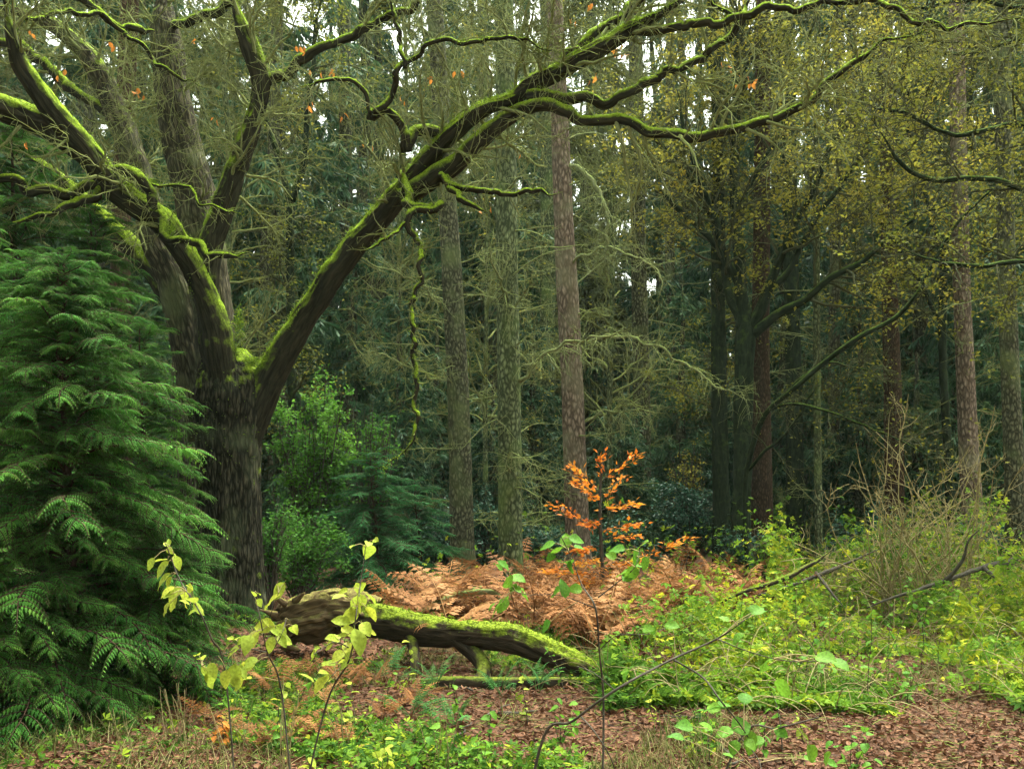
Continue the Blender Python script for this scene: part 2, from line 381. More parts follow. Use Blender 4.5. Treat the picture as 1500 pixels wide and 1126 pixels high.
# ------------------------------------------------------------------ tree building blocks
def limb_disp(lump=.10, furrow=.012, moss=.018, fz=3.0, fr=24.0):
    def f(V, D, bc, rr):
        d = rr * lump * 2 * (fbm(V * 3.1, 2, 5) - .5)
        q = bc * np.array([fr, fr, fz]); n = fbm(q, 2, 21)
        d = d - furrow * np.clip(1 - np.abs(n - .5) * 6, 0, 1) * np.clip(rr / .06, 0, 1)
        up = np.clip(D[..., 2] * 1.4, 0, 1)
        d = d + moss * up * (fbm(V * 17, 2, 31) - .15) * np.clip(rr / .05, .25, 1)
        return d
    return f

def px_path(pts, step=.05, kink=0, kf=4.5):
    """control points given as (column, row, distance, width) of the view, turned into world points and radii"""
    q = []
    for x, y, d, wd in pts:
        p = at(x, y, d); q.append((*p, wd / 2 / FPX * d))
    c = catmull(q, step); p, r = c[:, :3], np.maximum(c[:, 3], .002)
    if kink:
        k = np.stack([fbm(p * kf, 2, s_) - .5 for s_ in (201, 202, 203)], -1) * kink * np.clip(.045 / r, .22, 1)[:, None]
        p = p + k - k[0]
        r = r * np.clip((1 - np.linspace(0, 1, len(r))) / .14, .28, 1)
    return p, r

def moss_fuzz(buf, V, D, dens, ln=(.012, .03), lim=.15, nseed=0):
    """short moss blades on the faces of a limb that look up"""
    k = D[:, 2] + 1.1 * (fbm(V * 4, 3, 40 + nseed) - .5)
    ok = np.where(k > lim)[0]
    if len(ok) == 0: return
    n = int(len(ok) * dens); i = rng.choice(ok, n)
    p = V[i] + rng.normal(size=(n, 3)) * .018
    d = nrm(D[i] + .7 * rng.normal(size=(n, 3)))
    L = rng.uniform(*ln, n)
    sd = nrm(np.cross(d, rng.normal(size=(n, 3)))) * (L * .22)[:, None]
    T = np.stack((p - d * .008 - sd, p - d * .008 + sd, p + d * L[:, None]), 1).reshape(-1, 3)
    buf.add(T, np.arange(n * 3).reshape(-1, 3), np.repeat(rng.random(n), 3))

def resamp(p, r, K):
    s = np.linspace(0, len(p) - 1, K); i = np.clip(s.astype(int), 0, len(p) - 2); f = (s - i)[:, None]
    return p[i] * (1 - f) + p[i + 1] * f, r[i] * (1 - f[:, 0]) + r[i + 1] * f[:, 0]

# ------------------------------------------------------------------ the mossy oak
O0 = at(333, 925, 11.5); O0[2] = gz(O0[0], O0[1])
oak = thing('oak_tree', O0, 'huge old mossy oak with a forked trunk and a limb slanting up to the right', 'tree')
trunk_pts = [(333, 950, 11.5, 165), (333, 925, 11.5, 140), (334, 895, 11.5, 112), (336, 840, 11.5, 99), (337, 770, 11.5, 93), (337, 700, 11.5, 92), (336, 650, 11.5, 94), (337, 610, 11.5, 102), (338, 575, 11.5, 106), (334, 545, 11.5, 92), (327, 520, 11.5, 70)]
limbs = [  # (points, furrow)
 ('main', [(356, 665, 11.5, 46), (368, 620, 11.5, 56), (388, 568, 11.45, 55), (410, 524, 11.35, 50), (445, 467, 11.2, 44), (500, 385, 10.9, 42), (570, 302, 10.6, 40), (600, 268, 10.5, 38), (640, 218, 10.3, 34), (690, 172, 10.1, 29), (740, 148, 10, 26), (800, 112, 9.85, 30), (860, 82, 9.75, 30), (920, 48, 9.6, 28), (975, 18, 9.5, 26), (1050, -35, 9.3, 22)]),
 ('fork', [(588, 290, 10.5, 36), (622, 268, 10.4, 34), (665, 240, 10.25, 32), (705, 205, 10.1, 30), (745, 172, 10, 28), (790, 155, 9.85, 22), (850, 178, 9.7, 19), (900, 178, 9.6, 18), (950, 192, 9.5, 17), (1010, 199, 9.4, 16), (1075, 189, 9.3, 15), (1135, 170, 9.2, 14), (1180, 150, 9.1, 12), (1220, 112, 9, 11), (1290, 68, 8.9, 9), (1370, 40, 8.8, 7)]),
 ('fork_b', [(775, 140, 9.9, 20), (830, 146, 9.8, 18), (890, 156, 9.75, 17), (925, 142, 9.7, 15), (975, 118, 9.7, 15), (1030, 88, 9.7, 14), (1070, 62, 9.7, 12), (1095, 20, 9.7, 11), (1115, -20, 9.7, 10)]),
 ('top_r', [(930, 46, 9.6, 16), (1000, 43, 9.4, 15), (1060, 32, 9.3, 14), (1120, 20, 9.2, 12), (1190, 8, 9.1, 11), (1260, 3, 9, 10), (1310, 25, 8.9, 9), (1370, 37, 8.8, 8), (1440, 38, 8.7, 6), (1510, 20, 8.6, 5)]),
 ('top_u', [(825, 98, 9.8, 16), (862, 60, 9.85, 16), (910, 25, 9.9, 15), (960, -15, 10, 14)]),
 ('dark_up', [(322, 560, 11.3, 50), (308, 470, 11.3, 46), (304, 390, 11.25, 44), (325, 310, 11.2, 42), (345, 255, 11.15, 38), (368, 185, 11.1, 33), (384, 128, 11.05, 31), (375, 88, 11, 36), (355, 40, 10.95, 38), (338, -20, 10.9, 36)]),
 ('dark_up_r', [(384, 118, 11.05, 20), (412, 112, 11, 18), (445, 90, 10.9, 17), (490, 66, 10.8, 16), (545, 38, 10.7, 14), (600, 10, 10.6, 13), (650, -20, 10.5, 12)]),
 ('centre', [(322, 590, 11.55, 60), (318, 520, 11.6, 58), (312, 450, 11.65, 58), (300, 370, 11.7, 62), (285, 290, 11.75, 62), (268, 210, 11.8, 56), (252, 130, 11.85, 50), (243, 60, 11.9, 48), (236, -40, 12, 45)]),
 ('back_left', [(305, 640, 11.8, 58), (288, 560, 11.9, 58), (272, 480, 12, 54), (256, 420, 12.05, 50), (234, 365, 12.1, 46), (214, 300, 12.2, 40), (196, 235, 12.3, 38), (172, 170, 12.4, 36), (138, 98, 12.5, 30), (95, 48, 12.6, 22), (30, 20, 12.6, 18), (-50, 8, 12.6, 14)]),
 ('back_left_b', [(168, 175, 12.4, 20), (130, 150, 12.5, 18), (92, 122, 12.6, 17), (60, 92, 12.7, 15), (20, 66, 12.8, 13), (-40, 50, 12.9, 11)]),
 ('back_left_c', [(258, 455, 12.1, 26), (228, 410, 12.2, 34), (198, 370, 12.3, 34), (165, 335, 12.4, 30), (125, 298, 12.5, 26), (70, 250, 12.6, 20), (10, 215, 12.7, 16)]),
 ('left', [(330, 590, 11.3, 50), (322, 520, 11.2, 50), (308, 455, 11.1, 45), (288, 405, 11, 42), (262, 360, 10.9, 42), (235, 325, 10.75, 45), (200, 300, 10.6, 46), (165, 272, 10.5, 44), (135, 235, 10.35, 44), (105, 198, 10.2, 44), (68, 155, 10, 38), (34, 104, 9.85, 32), (14, 50, 9.7, 28), (2, -20, 9.6, 24)]),
 ('left_b', [(128, 228, 10.35, 40), (80, 190, 10.2, 44), (30, 168, 10.05, 44), (-20, 150, 9.9, 42), (-90, 120, 9.7, 36)]),
 ('left_low', [(205, 296, 10.6, 20), (165, 262, 10.5, 20), (125, 275, 10.4, 17), (85, 284, 10.3, 16), (40, 272, 10.2, 15), (0, 262, 10.1, 13), (-50, 262, 10, 10)]),
 ('left_low_b', [(150, 268, 10.5, 14), (135, 288, 10.4, 15), (110, 296, 10.3, 14), (82, 300, 10.2, 12), (50, 312, 10.1, 9), (0, 333, 10, 7), (-40, 355, 9.9, 6)]),
 ('curl', [(228, 300, 10.6, 16), (245, 322, 10.5, 17), (252, 345, 10.45, 15), (272, 350, 10.4, 14), (290, 358, 10.35, 14), (305, 372, 10.3, 13), (335, 374, 10.25, 12), (358, 368, 10.2, 11)]),
 ('stub_moss', [(190, 262, 10.6, 22), (165, 250, 10.5, 20), (205, 256, 10.35, 18), (222, 285, 10.4, 17), (240, 318, 10.5, 16)]),
 ('thin_e', [(160, 262, 10.5, 6), (200, 268, 10.4, 5), (268, 276, 10.3, 5), (284, 296, 10.2, 4), (315, 302, 10.2, 4), (350, 317, 10.1, 3)]),
 ('top_arc', [(20, 55, 9.9, 8), (35, 35, 10, 8), (70, 25, 10.2, 8), (150, 26, 10.6, 8), (200, 62, 10.9, 7), (240, 102, 11, 6), (300, 132, 11.1, 4)]),
 ('top_arc_b', [(90, -10, 11, 14), (130, 15, 11.1, 13), (175, 42, 11.3, 12), (230, 55, 11.6, 12)]),
 ('up_moss', [(252, 40, 11.8, 15), (290, 23, 11.6, 16), (325, 10, 11.5, 15), (350, 0, 11.3, 12)]),
 ('curly', [(655, 222, 10.3, 22), (640, 200, 10.25, 20), (618, 192, 10.2, 19), (603, 205, 10.15, 17), (594, 216, 10.1, 16), (596, 195, 10.05, 15), (580, 175, 10, 14), (558, 170, 9.95, 14), (545, 168, 9.9, 13), (560, 156, 9.85, 12), (580, 135, 9.85, 11), (590, 108, 9.8, 11), (602, 88, 9.8, 9), (640, 66, 9.7, 8), (700, 60, 9.6, 7), (775, 62, 9.5, 6), (820, 80, 9.5, 4)]),
 ('curly_b', [(594, 100, 9.8, 9), (583, 65, 9.8, 8), (579, 30, 9.8, 7), (570, -10, 9.8, 6)]),
 ('curly_c', [(546, 168, 9.9, 10), (535, 140, 9.9, 8), (512, 126, 9.85, 7), (480, 120, 9.8, 6), (440, 128, 9.8, 4)]),
 ('hang', [(585, 255, 10.4, 17), (593, 275, 10.3, 16), (598, 294, 10.2, 16), (622, 300, 10.1, 15), (648, 297, 10, 13), (625, 301, 9.95, 13), (606, 310, 9.9, 12), (598, 330, 9.9, 11), (610, 346, 9.9, 11), (615, 378, 9.85, 9), (602, 440, 9.8, 8), (604, 515, 9.8, 8), (606, 590, 9.75, 8), (592, 645, 9.7, 7), (565, 683, 9.7, 3)]),
 ('hang_b', [(652, 258, 10.2, 12), (664, 282, 10.1, 11), (680, 300, 10, 11), (712, 308, 9.9, 6)]),
 ('hang_c', [(603, 325, 9.9, 7), (585, 338, 9.8, 6), (560, 352, 9.7, 6), (530, 375, 9.6, 4)]),
 ('dead', [(645, 255, 10.2, 10), (668, 264, 10.1, 10), (720, 273, 10, 10), (770, 278, 9.9, 9), (816, 279, 9.8, 8)]),
 ('fine', [(1070, 62, 9.7, 8), (1065, 30, 9.6, 7), (1040, 5, 9.5, 6), (1030, -20, 9.5, 5)]),
]
mossy = Buf()
p, r = px_path(trunk_pts, .03)
# root flare: lobed foot and fluted stem
def trunk_disp(V, D, bc, rr):
    h = V[..., 2]; a = np.arctan2(D[..., 1], D[..., 0])
    fl = np.exp(-np.clip(h, 0, 9) / .28) * .16 * np.cos(5 * a + .7) + .035 * np.cos(3 * a + 1.1 + h * .8) + .02 * np.cos(7 * a - h)
    q = bc * np.array([16, 16, 1.6]); n = fbm(q, 3, 77)
    return rr * fl - .024 * np.clip(1 - np.abs(n - .5) * 7, 0, 1) + .02 * (fbm(V * 5, 3, 4) - .5)
V, F, bc, D = tubes(p[None], r[None], 88, trunk_disp)
oak_trunk = Buf().add(V, F, .5, bc).build('trunk', MB['oak'], oak)
top = V[:, 2] > 1.9
moss_fuzz(mossy, V[top], D[top], .35, lim=-.05)
LP = []; LR = []; HP = []; HR = []
for i, (nm, pts) in enumerate(limbs):
    p, r = px_path(pts, .035, .13 if pts[0][3] > 22 else .17, 4.5 if pts[0][3] > 22 else 6.5); r = r * (1 if nm in ('centre', 'back_left') else .86)
    big = r.max() > .12
    if nm in ('main', 'dark_up', 'left', 'centre', 'back_left'): lump = .12
    else: lump = .22
    V, F, bc, D = tubes(p[None], r[None], 40 if big else (18 if r.max() > .05 else 8), limb_disp(lump, .014 if big else .004, .022 if big else .016), cap=True)
    lb = Buf().add(V, F, .5, bc).build('limb', MB['oak_stem'] if nm in ('centre', 'back_left') else MB['oak_limb'], oak); mz = Buf()
    moss_fuzz(mz, V, D, {'main': 1.5, 'centre': .05, 'back_left': .25}.get(nm, .9) * (1 if big else 1.6), ln=(.012, .032) if big else (.008, .022), lim=.05 if nm in ('main', 'fork', 'curly', 'hang', 'curl', 'stub_moss', 'left_low', 'back_left_b') else .3, nseed=i)
    if mz.n: mz.build('moss', ML['moss'], lb, kind='stuff')
    a, b = resamp(p, r, 24)
    if nm not in ('curl', 'stub_moss', 'thin_e', 'hang', 'hang_b', 'hang_c', 'dead', 'left_low_b'): LP.append(a); LR.append(b)
    else: HP.append(a); HR.append(b)
# cushions of moss in the crotch
for (x, y, d, n, sx, sz) in [(350, 478, 11.3, 520, .05, .16), (370, 530, 11.25, 600, .08, .04), (342, 512, 11.25, 420, .05, .10), (215, 268, 10.5, 380, .09, .03), (250, 338, 10.45, 260, .03, .06), (283, 420, 11.0, 200, .04, .1)]:
    c = at(x, y, d); v = rng.normal(size=(n, 3)) * np.array([sx, .07, sz]) * .6; pp = c + v
    dd = nrm(v / np.array([sx, .07, sz]) + rng.normal(size=(n, 3)) * .6 + np.array([0, -.3, .5])); L = rng.uniform(.014, .032, n)
    sd_ = nrm(np.cross(dd, rng.normal(size=(n, 3)))) * (L * .25)[:, None]
    T = np.stack((pp - sd_, pp + sd_, pp + dd * L[:, None]), 1).reshape(-1, 3)
    mossy.add(T, np.arange(n * 3).reshape(-1, 3), np.repeat(rng.random(n), 3))
mossy.build('moss', ML['moss'], oak_trunk, kind='stuff')
# branchlets and twigs
LP = np.array(LP); LR = np.array(LR)
b1, r1 = spawn(LP[:], LR, 250, (.42, 1), (.5, 1.7), (35, 80), 8, .22, .0, .45, .007, .022)
b2, r2 = spawn(b1, r1, 1700, (.15, 1), (.3, .9), (30, 75), 6, .24, 0, .6, .0042, .009)
b3, r3 = spawn(b2, r2, 6400, (.1, 1), (.15, .5), (25, 70), 4, .26, .0, .6, .0026, .004)
b3b, r3b = spawn(b1, r1, 1200, (.1, 1), (.15, .5), (25, 70), 4, .26, .0, .4, .0026, .004)
h1, q1 = spawn(np.array(HP), np.array(HR), 150, (.2, 1), (.12, .5), (35, 85), 6, .24, -.03, .4, .004, .008); h2, q2 = spawn(h1, q1, 330, (.2, 1), (.08, .25), (30, 75), 4, .25, 0, .6, .003, .004)
tw = Buf()
for a, b, sd_ in ((h1, q1, 4), (h2, q2, 3), (b1, r1, 6), (b2, r2, 3), (b3, r3, 3), (b3b, r3b, 3)):
    V, F, bc, _ = tubes(a, b, sd_); tw.add(V, F, .5, bc)
tw.build('twigs', MB['twig'], oak, kind='stuff')
# the few orange leaves that still hang on
OVAL = [Buf().add(*ovate(.30, 6, .25, .2, .06, k)).mesh('leaf', ML['oak_leaf']) for k in range(3)]
for (x, y, k) in [(200, 130, 4), (207, 145, 2), (315, 178, 2), (40, 52, 2), (90, 108, 2), (290, 62, 2), (440, 75, 4), (462, 108, 3), (485, 105, 4), (450, 150, 3), (640, 118, 3), (668, 112, 2), (835, 28, 2), (912, 80, 4), (905, 70, 3), (872, 115, 3), (712, 305, 2), (980, 10, 3), (1065, 98, 3), (1105, 122, 4), (45, 208, 3), (165, 65, 2), (500, 168, 2), (868, 12, 2), (1088, 118, 3), (590, 143, 2), (540, 215, 2), (770, 228, 1)]:
    for q in range(k):
        c = at(x + random.uniform(-9, 9), y + random.uniform(-7, 7), random.uniform(9.6, 10.8)) - O0
        put('leaf', OVAL[q % 3], oak, c, (random.uniform(0, 6), random.uniform(.3, 1.8), random.uniform(0, 6)), random.uniform(.045, .075))

# ------------------------------------------------------------------ fallen log
G0 = at(600, 985, 8.9); G0[2] = 0
log = thing('fallen_log', G0, 'moss covered fallen trunk with a rotten broken end, propped on a bent leg', 'log')
lg = [(500, 902, 9.55, 48), (540, 908, 9.45, 52), (575, 914, 9.3, 50), (620, 923, 9.15, 47), (670, 929, 9, 44), (722, 932, 8.85, 42), (765, 940, 8.7, 41), (805, 956, 8.55, 39), (845, 974, 8.4, 34), (880, 988, 8.3, 26), (925, 997, 8.25, 14)]
p, r = px_path(lg, .03)
V, F, bc, D = tubes(p[None], r[None], 44, limb_disp(.13, .016, .03, 4, 20), cap=True)
log_trunk = Buf().add(V, F, .5, bc).build('trunk', MB['log'], log)
fz = Buf(); moss_fuzz(fz, V, D, .8, (.012, .04), .5)
for nm, pts, sdn in (('leg', [(668, 928, 9.0, 40), (690, 952, 8.9, 27), (706, 972, 8.75, 23), (708, 990, 8.6, 22), (700, 1006, 8.5, 24)], 20), ('leg', [(600, 925, 9.2, 26), (606, 948, 9.0, 17), (608, 970, 8.8, 15), (606, 998, 8.7, 14)], 14)):
    p, r = px_path(pts, .02); V, F, bc, D = tubes(p[None], r[None], sdn, limb_disp(.2, .006, .01), cap=True); Buf().add(V, F, .5, bc).build(nm, MB['pole'], log)
fz.build('moss', ML['moss'], log_trunk, kind='stuff')
# rotten root end without bark: hollow, ridged, splintered
def rot_disp(V, D, bc, rr):
    q = bc * np.array([7, 7, 2.2]); n = fbm(q, 3, 55); a = np.arctan2(D[..., 2], D[..., 0])
    return rr * (.55 * (n - .5) + .10 * np.cos(3 * a + V[..., 0] * 2)) - .055 * np.clip(1 - np.abs(fbm(bc * np.array([22, 22, 3.5]), 3, 91) - .5) * 7, 0, 1)
p, r = px_path([(552, 900, 9.45, 50), (525, 897, 9.5, 62), (490, 898, 9.6, 74), (455, 905, 9.65, 72), (432, 910, 9.7, 66), (414, 915, 9.75, 56), (408, 917, 9.75, 44)], .02)
V, F, bc, D = tubes(p[None], r[None], 60, rot_disp)
Vg = V.reshape(-1, 60, 3); m = len(Vg)
jag = (fbm(np.stack((np.arange(60) * .7, np.zeros(60), np.zeros(60)), -1), 2, 8) - .5) * .42
Vg[-8:, :, 0] += jag[None] * np.linspace(0, 1, 8)[:, None]
Vg[-8:, :, 0] += np.where(Vg[-8:, :, 2] > .42, .10, 0) * np.linspace(0, 1, 8)[:, None]
cen = Vg[-1].mean(0); rings = [Vg]
for k, (sc_, dx) in enumerate(((.82, .03), (.66, .14), (.5, .28), (.2, .36))):
    rings.append(((Vg[-1] - cen) * sc_ + cen + np.array([dx, 0, 0]) + (fbm(Vg[-1] * 12 + k, 2, 3) - .5)[:, None] * .06)[None])
Vg = np.concatenate(rings); K = len(Vg); idx = np.arange(K * 60).reshape(K, 60)
F = np.stack((idx[:-1], np.roll(idx[:-1], -1, 1), np.roll(idx[1:], -1, 1), idx[1:]), -1).reshape(-1, 4)
bcx = np.concatenate((bc, np.tile(bc[-60:], (4, 1))))
Buf().add(Vg.reshape(-1, 3), [F], .5, bcx).build('broken_end', MB['wood'], log)
# a knot hole and splinters on the broken end
for (x0, y0, x1, y1, wd) in [(432, 880, 446, 868, 12), (418, 884, 400, 872, 12), (410, 935, 385, 945, 14), (470, 872, 492, 866, 10), (405, 900, 380, 893, 10), (415, 945, 440, 952, 14)]:
    p, r = px_path([(x0, y0, 9.55, wd), ((x0 + x1) / 2, (y0 + y1) / 2, 9.5, wd * .7), (x1, y1, 9.45, 3)], .02)
    V, F, bc, D = tubes(p[None], r[None], 8, limb_disp(.3, 0, 0), cap=True); Buf().add(V, F, .5, bc).build('splinter', MB['wood'], log)

def simple_log(name, pts, label, cat, mat, sides=16, fuzz=0, group=None, extra=()):
    b = at(*pts[0][:3]); b[2] = max(0, float(gz(b[0], b[1])))
    o = thing(name, b, label, cat, group)
    fzb = Buf()
    for k, q in enumerate((pts,) + tuple(extra)):
        p, r = px_path(q, .04, .05, 3); V, F, bc, D = tubes(p[None], r[None], sides, limb_disp(.18, .006, .012), cap=True)
        Buf().add(V, F, .5, bc).build('stem' if k == 0 else 'side_branch', mat, o)
        if fuzz: moss_fuzz(fzb, V, D, fuzz, (.01, .025), .2)
    if fuzz: fzb.build('moss', ML['moss'], o, kind='stuff')
    return o
simple_log('mossy_pole', [(615, 1004, 8.05, 16), (670, 1001, 8.05, 21), (740, 1002, 8.05, 19), (810, 1000, 8.1, 18), (880, 1000, 8.1, 17), (940, 994, 8.2, 13)], 'thin mossy pole lying on the leaf litter under the fallen log', 'log', MB['pole'], 18, .25)
simple_log('dead_branch', [(622, 898, 10.6, 13), (650, 880, 10.7, 12), (680, 868, 10.8, 10), (705, 858, 10.9, 8)], 'broken grey branch resting on the ferns behind the fallen log', 'branch', MB['dead'], 10, 0, None, ([(672, 872, 10.8, 9), (700, 866, 10.7, 9), (722, 868, 10.7, 8), (738, 885, 10.7, 7)],))
simple_log('dead_branch', [(1108, 872, 11.5, 3), (1160, 856, 11.8, 5), (1200, 842, 12, 6), (1240, 824, 12.2, 4), (1300, 800, 12.4, 2)], 'dark broken branch lying over the brambles, left of the bare thicket', 'branch', MB['stick'], 10, 0, None, ([(1195, 838, 12, 5), (1215, 862, 11.6, 4), (1235, 885, 11.3, 2)],))
simple_log('dead_branch', [(1270, 890, 10.9, 2), (1330, 868, 11.0, 5), (1380, 852, 11.2, 6), (1430, 833, 11.4, 8), (1480, 822, 11.6, 9), (1560, 812, 12, 9)], 'long dark fallen branch at the right edge under the bare thicket', 'branch', MB['stick'], 12, 0, None, ([(1385, 850, 11.2, 7), (1410, 822, 11.1, 5), (1422, 790, 11, 3), (1440, 770, 11, 2)], [(1440, 830, 11.4, 6), (1460, 850, 11.2, 4), (1470, 880, 11, 2)]))
simple_log('dead_branch', [(985, 925, 10, 2), (1040, 892, 10.2, 5), (1090, 868, 10.5, 6), (1130, 855, 10.8, 8), (1180, 832, 11.2, 7), (1228, 800, 11.6, 2)], 'thin mossy fallen bough leaning across the brambles beside the ferns', 'branch', MB['pole'], 10, .3)

# ------------------------------------------------------------------ straight conifers with dead side branches
def stem_tree(name, pts, label, mat, nb=40, group=None, L=(.5, 1.8), ztop=None, sides=24, knots=True, extra=(), tw=(9, 14), bmat='dead'):
    b = at(*pts[0][:3]); b[2] = float(gz(b[0], b[1]))
    o = thing(name, b, label, 'tree', group)
    p, r = px_path(pts, .12); d0 = pts[0][2]
    # carry the stem on to its real height, out of view
    d = nrm(p[-1] - p[-6]); H = 21 - p[-1][2]
    q = p[-1] + d * np.linspace(.3, H / d[2], 24)[:, None]; p = np.vstack((p, q)); r = np.concatenate((r, np.linspace(r[-1], .03, 24)))
    def dsp(V, D, bc, rr):
        ring = np.clip(np.cos(V[..., 2] * 2 * math.pi / .55 + 2 * fbm(V * 2, 1, 2)) - .82, 0, 1) * .09
        a = np.arctan2(D[..., 1], D[..., 0]); ft = np.exp(-np.clip(V[..., 2], 0, 9) / .2) * (.35 + .2 * np.cos(5 * a))
        return rr * (ring * knots + .08 * (fbm(V * 4, 2, 6) - .5) + ft)
    V, F, bc, D = tubes(p[None], r[None], sides, dsp); Buf().add(V, F, .5, bc).build('trunk', MB[mat], o)
    vis = p[(p[:, 2] < 9.5) & (p[:, 2] > .9)]; rv = r[:len(p)][(p[:, 2] < 9.5) & (p[:, 2] > .9)]
    a, ra = resamp(vis, rv, 40)
    B1, R1 = spawn(a[None], ra[None], nb, (0, 1), L, (60, 100), 8, .10, -.035, .16, .008, .016, fall=.0)
    for k in range(nb):                       # each dead branch is a part with its own twigs
        V, F, bc, _ = tubes(B1[k:k + 1], R1[k:k + 1], 5); db = Buf().add(V, F, .5, bc).build('dead_branch', MB[bmat], o); c = Buf()
        n2 = int(rng.integers(*tw)); B2, R2 = spawn(B1[k:k + 1], R1[k:k + 1], n2, (.2, 1), (.2, .7), (40, 85), 4, .16, -.05, .6, .004, .007)
        V, F, bc, _ = tubes(B2, R2, 3); c.add(V, F, .5, bc)
        B3, R3 = spawn(B2, R2, int(n2 * (2.4 if d0 < 18 else 1.2)), (.1, 1), (.08, .3), (40, 85), 3, .2, -.06, .6, .003, .004)
        V, F, bc, _ = tubes(B3, R3, 3); c.add(V, F, .5, bc)
        c.build('twigs', MB[bmat], db, kind='stuff')
    for e in extra:
        p, r = px_path(e, .05, .2); r = r * .62; V, F, bc, D = tubes(p[None], r[None], 10, limb_disp(.15, .003, .01)); db = Buf().add(V, F, .5, bc).build('branch', MB['dead'], o); c = Buf()
        K = resamp(p, r, 16); B2, R2 = spawn(K[0][None], K[1][None], 40, (.15, 1), (.25, .9), (40, 90), 7, .14, -.10, .5, .005, .009)
        V, F, bc, _ = tubes(B2, R2, 3); c.add(V, F, .5, bc)
        B3, R3 = spawn(B2, R2, 170, (.1, 1), (.15, .5), (30, 80), 4, .2, -.12, .6, .003, .005)
        V, F, bc, _ = tubes(B3, R3, 3); c.add(V, F, .5, bc)
        c.build('twigs', MB['dead'], db, kind='stuff')
    return o

stem_tree('spruce_tree', [(678, 862, 17.2, 40), (677, 800, 17.2, 36), (672, 600, 17.2, 32), (663, 420, 17.2, 30), (655, 290, 17.2, 27), (640, 60, 17.2, 24), (632, -60, 17.2, 23)], 'straight olive-brown spruce trunk, leftmost of the three behind the fallen log', 'spruce', 30, extra=[[(655, 460, 17.2, 6), (620, 430, 16.7, 5), (560, 395, 16.3, 4), (500, 378, 16, 3)], [(660, 560, 17.2, 6), (620, 545, 16.8, 5), (570, 525, 16.4, 4), (530, 512, 16, 3)]])
stem_tree('spruce_tree', [(749, 888, 14.2, 44), (748, 820, 14.2, 36), (746, 600, 14.2, 34), (743, 400, 14.2, 32), (741, 200, 14.2, 29), (738, 0, 14.2, 27), (737, -60, 14.2, 26)], 'greenish knobbly spruce trunk, middle one of the three behind the fallen log', 'spruce_green', 40, L=(.4, 1.5), extra=[[(760, 560, 14.2, 10), (790, 530, 13.9, 9), (830, 503, 13.6, 7), (880, 492, 13.3, 5), (930, 478, 13, 3)], [(742, 440, 14.2, 7), (735, 410, 13.7, 6), (722, 385, 13.4, 5), (715, 350, 13.2, 3)]])
stem_tree('pine_tree', [(850, 860, 16, 42), (846, 780, 16, 36), (838, 560, 16, 32), (832, 440, 16, 32), (826, 330, 16, 29), (820, 180, 16, 26), (812, 0, 16, 24), (810, -60, 16, 24)], 'pinkish grey conifer trunk, rightmost of the three behind the fallen log', 'spruce_pink', 24, extra=[[(845, 505, 16, 9), (880, 492, 15.6, 8), (930, 496, 15.2, 7), (985, 525, 14.9, 6), (1040, 562, 14.6, 5), (1110, 585, 14.4, 3)], [(830, 240, 16, 9), (862, 258, 15.6, 10), (884, 300, 15.4, 9), (890, 345, 15.3, 8), (886, 390, 15.3, 5)], [(838, 395, 16, 6), (880, 370, 15.5, 6), (930, 375, 15, 5), (968, 400, 14.8, 4), (975, 460, 14.8, 3)], [(850, 620, 16, 5), (900, 600, 15.6, 4), (970, 605, 15.2, 3)]])
stem_tree('spruce_tree', [(940, 840, 22, 30), (940, 600, 22, 26), (936, 400, 22, 23), (930, 0, 22, 20), (929, -60, 22, 19)], 'slim grey-brown spruce trunk behind the orange beech sapling', 'spruce', 22, L=(.6, 2.2))
stem_tree('spruce_tree', [(800, 835, 26, 26), (802, 500, 26, 23), (803, 100, 26, 20), (803, -60, 26, 19)], 'dim spruce trunk standing far back in the gap between the middle and pinkish trunks', 'spruce_green', 14, L=(.8, 2.4))
stem_tree('spruce_tree', [(715, 830, 30, 20), (712, 500, 30, 18), (708, 100, 30, 16), (705, -60, 30, 15)], 'thin far spruce trunk between the olive and the greenish trunks', 'spruce', 14, L=(.8, 2.4))
stem_tree('spruce_tree', [(512, 840, 24, 24), (510, 600, 24, 22), (507, 300, 24, 20), (504, -60, 24, 18)], 'dim spruce trunk far back between the oak and the hanging mossy branch', 'spruce', 14, L=(.8, 2.2))
stem_tree('pine_tree', [(1116, 850, 19.5, 36), (1116, 700, 19.5, 30), (1114, 500, 19.5, 26), (1116, 300, 19.5, 24), (1118, -60, 19.5, 22)], 'reddish pine trunk just right of the dark forked beech', 'red', 8, L=(.5, 1.4), knots=False)
stem_tree('pine_tree', [(178, 900, 16, 34), (178, 600, 16, 31), (177, 350, 16, 28), (190, 0, 16, 26), (190, -60, 16, 26)], 'red-brown pine trunk half hidden between the cedar and the oak', 'red', 8, L=(.5, 1.4), knots=False)
stem_tree('pine_tree', [(1430, 830, 18, 32), (1420, 680, 18, 28), (1412, 500, 18, 25), (1408, 400, 18, 24), (1402, 100, 18, 22), (1400, -60, 18, 20)], 'pale brown pine trunk right of the bare thicket', 'spruce_pink', 16, L=(.6, 1.8))
stem_tree('spruce_tree', [(1490, 850, 16, 34), (1486, 700, 16, 28), (1476, 450, 16, 25), (1470, 200, 16, 24), (1466, -60, 16, 22)], 'dark slender trunk closest to the right edge of the picture', 'spruce', 16, L=(.6, 1.8))
stem_tree('spruce_tree', [(1312, 830, 20, 30), (1308, 600, 20, 26), (1302, 380, 20, 22), (1298, 100, 20, 20), (1297, -60, 20, 19)], 'dark brown trunk behind the bare thicket, left of the pale pine', 'red', 18, L=(.6, 1.9))
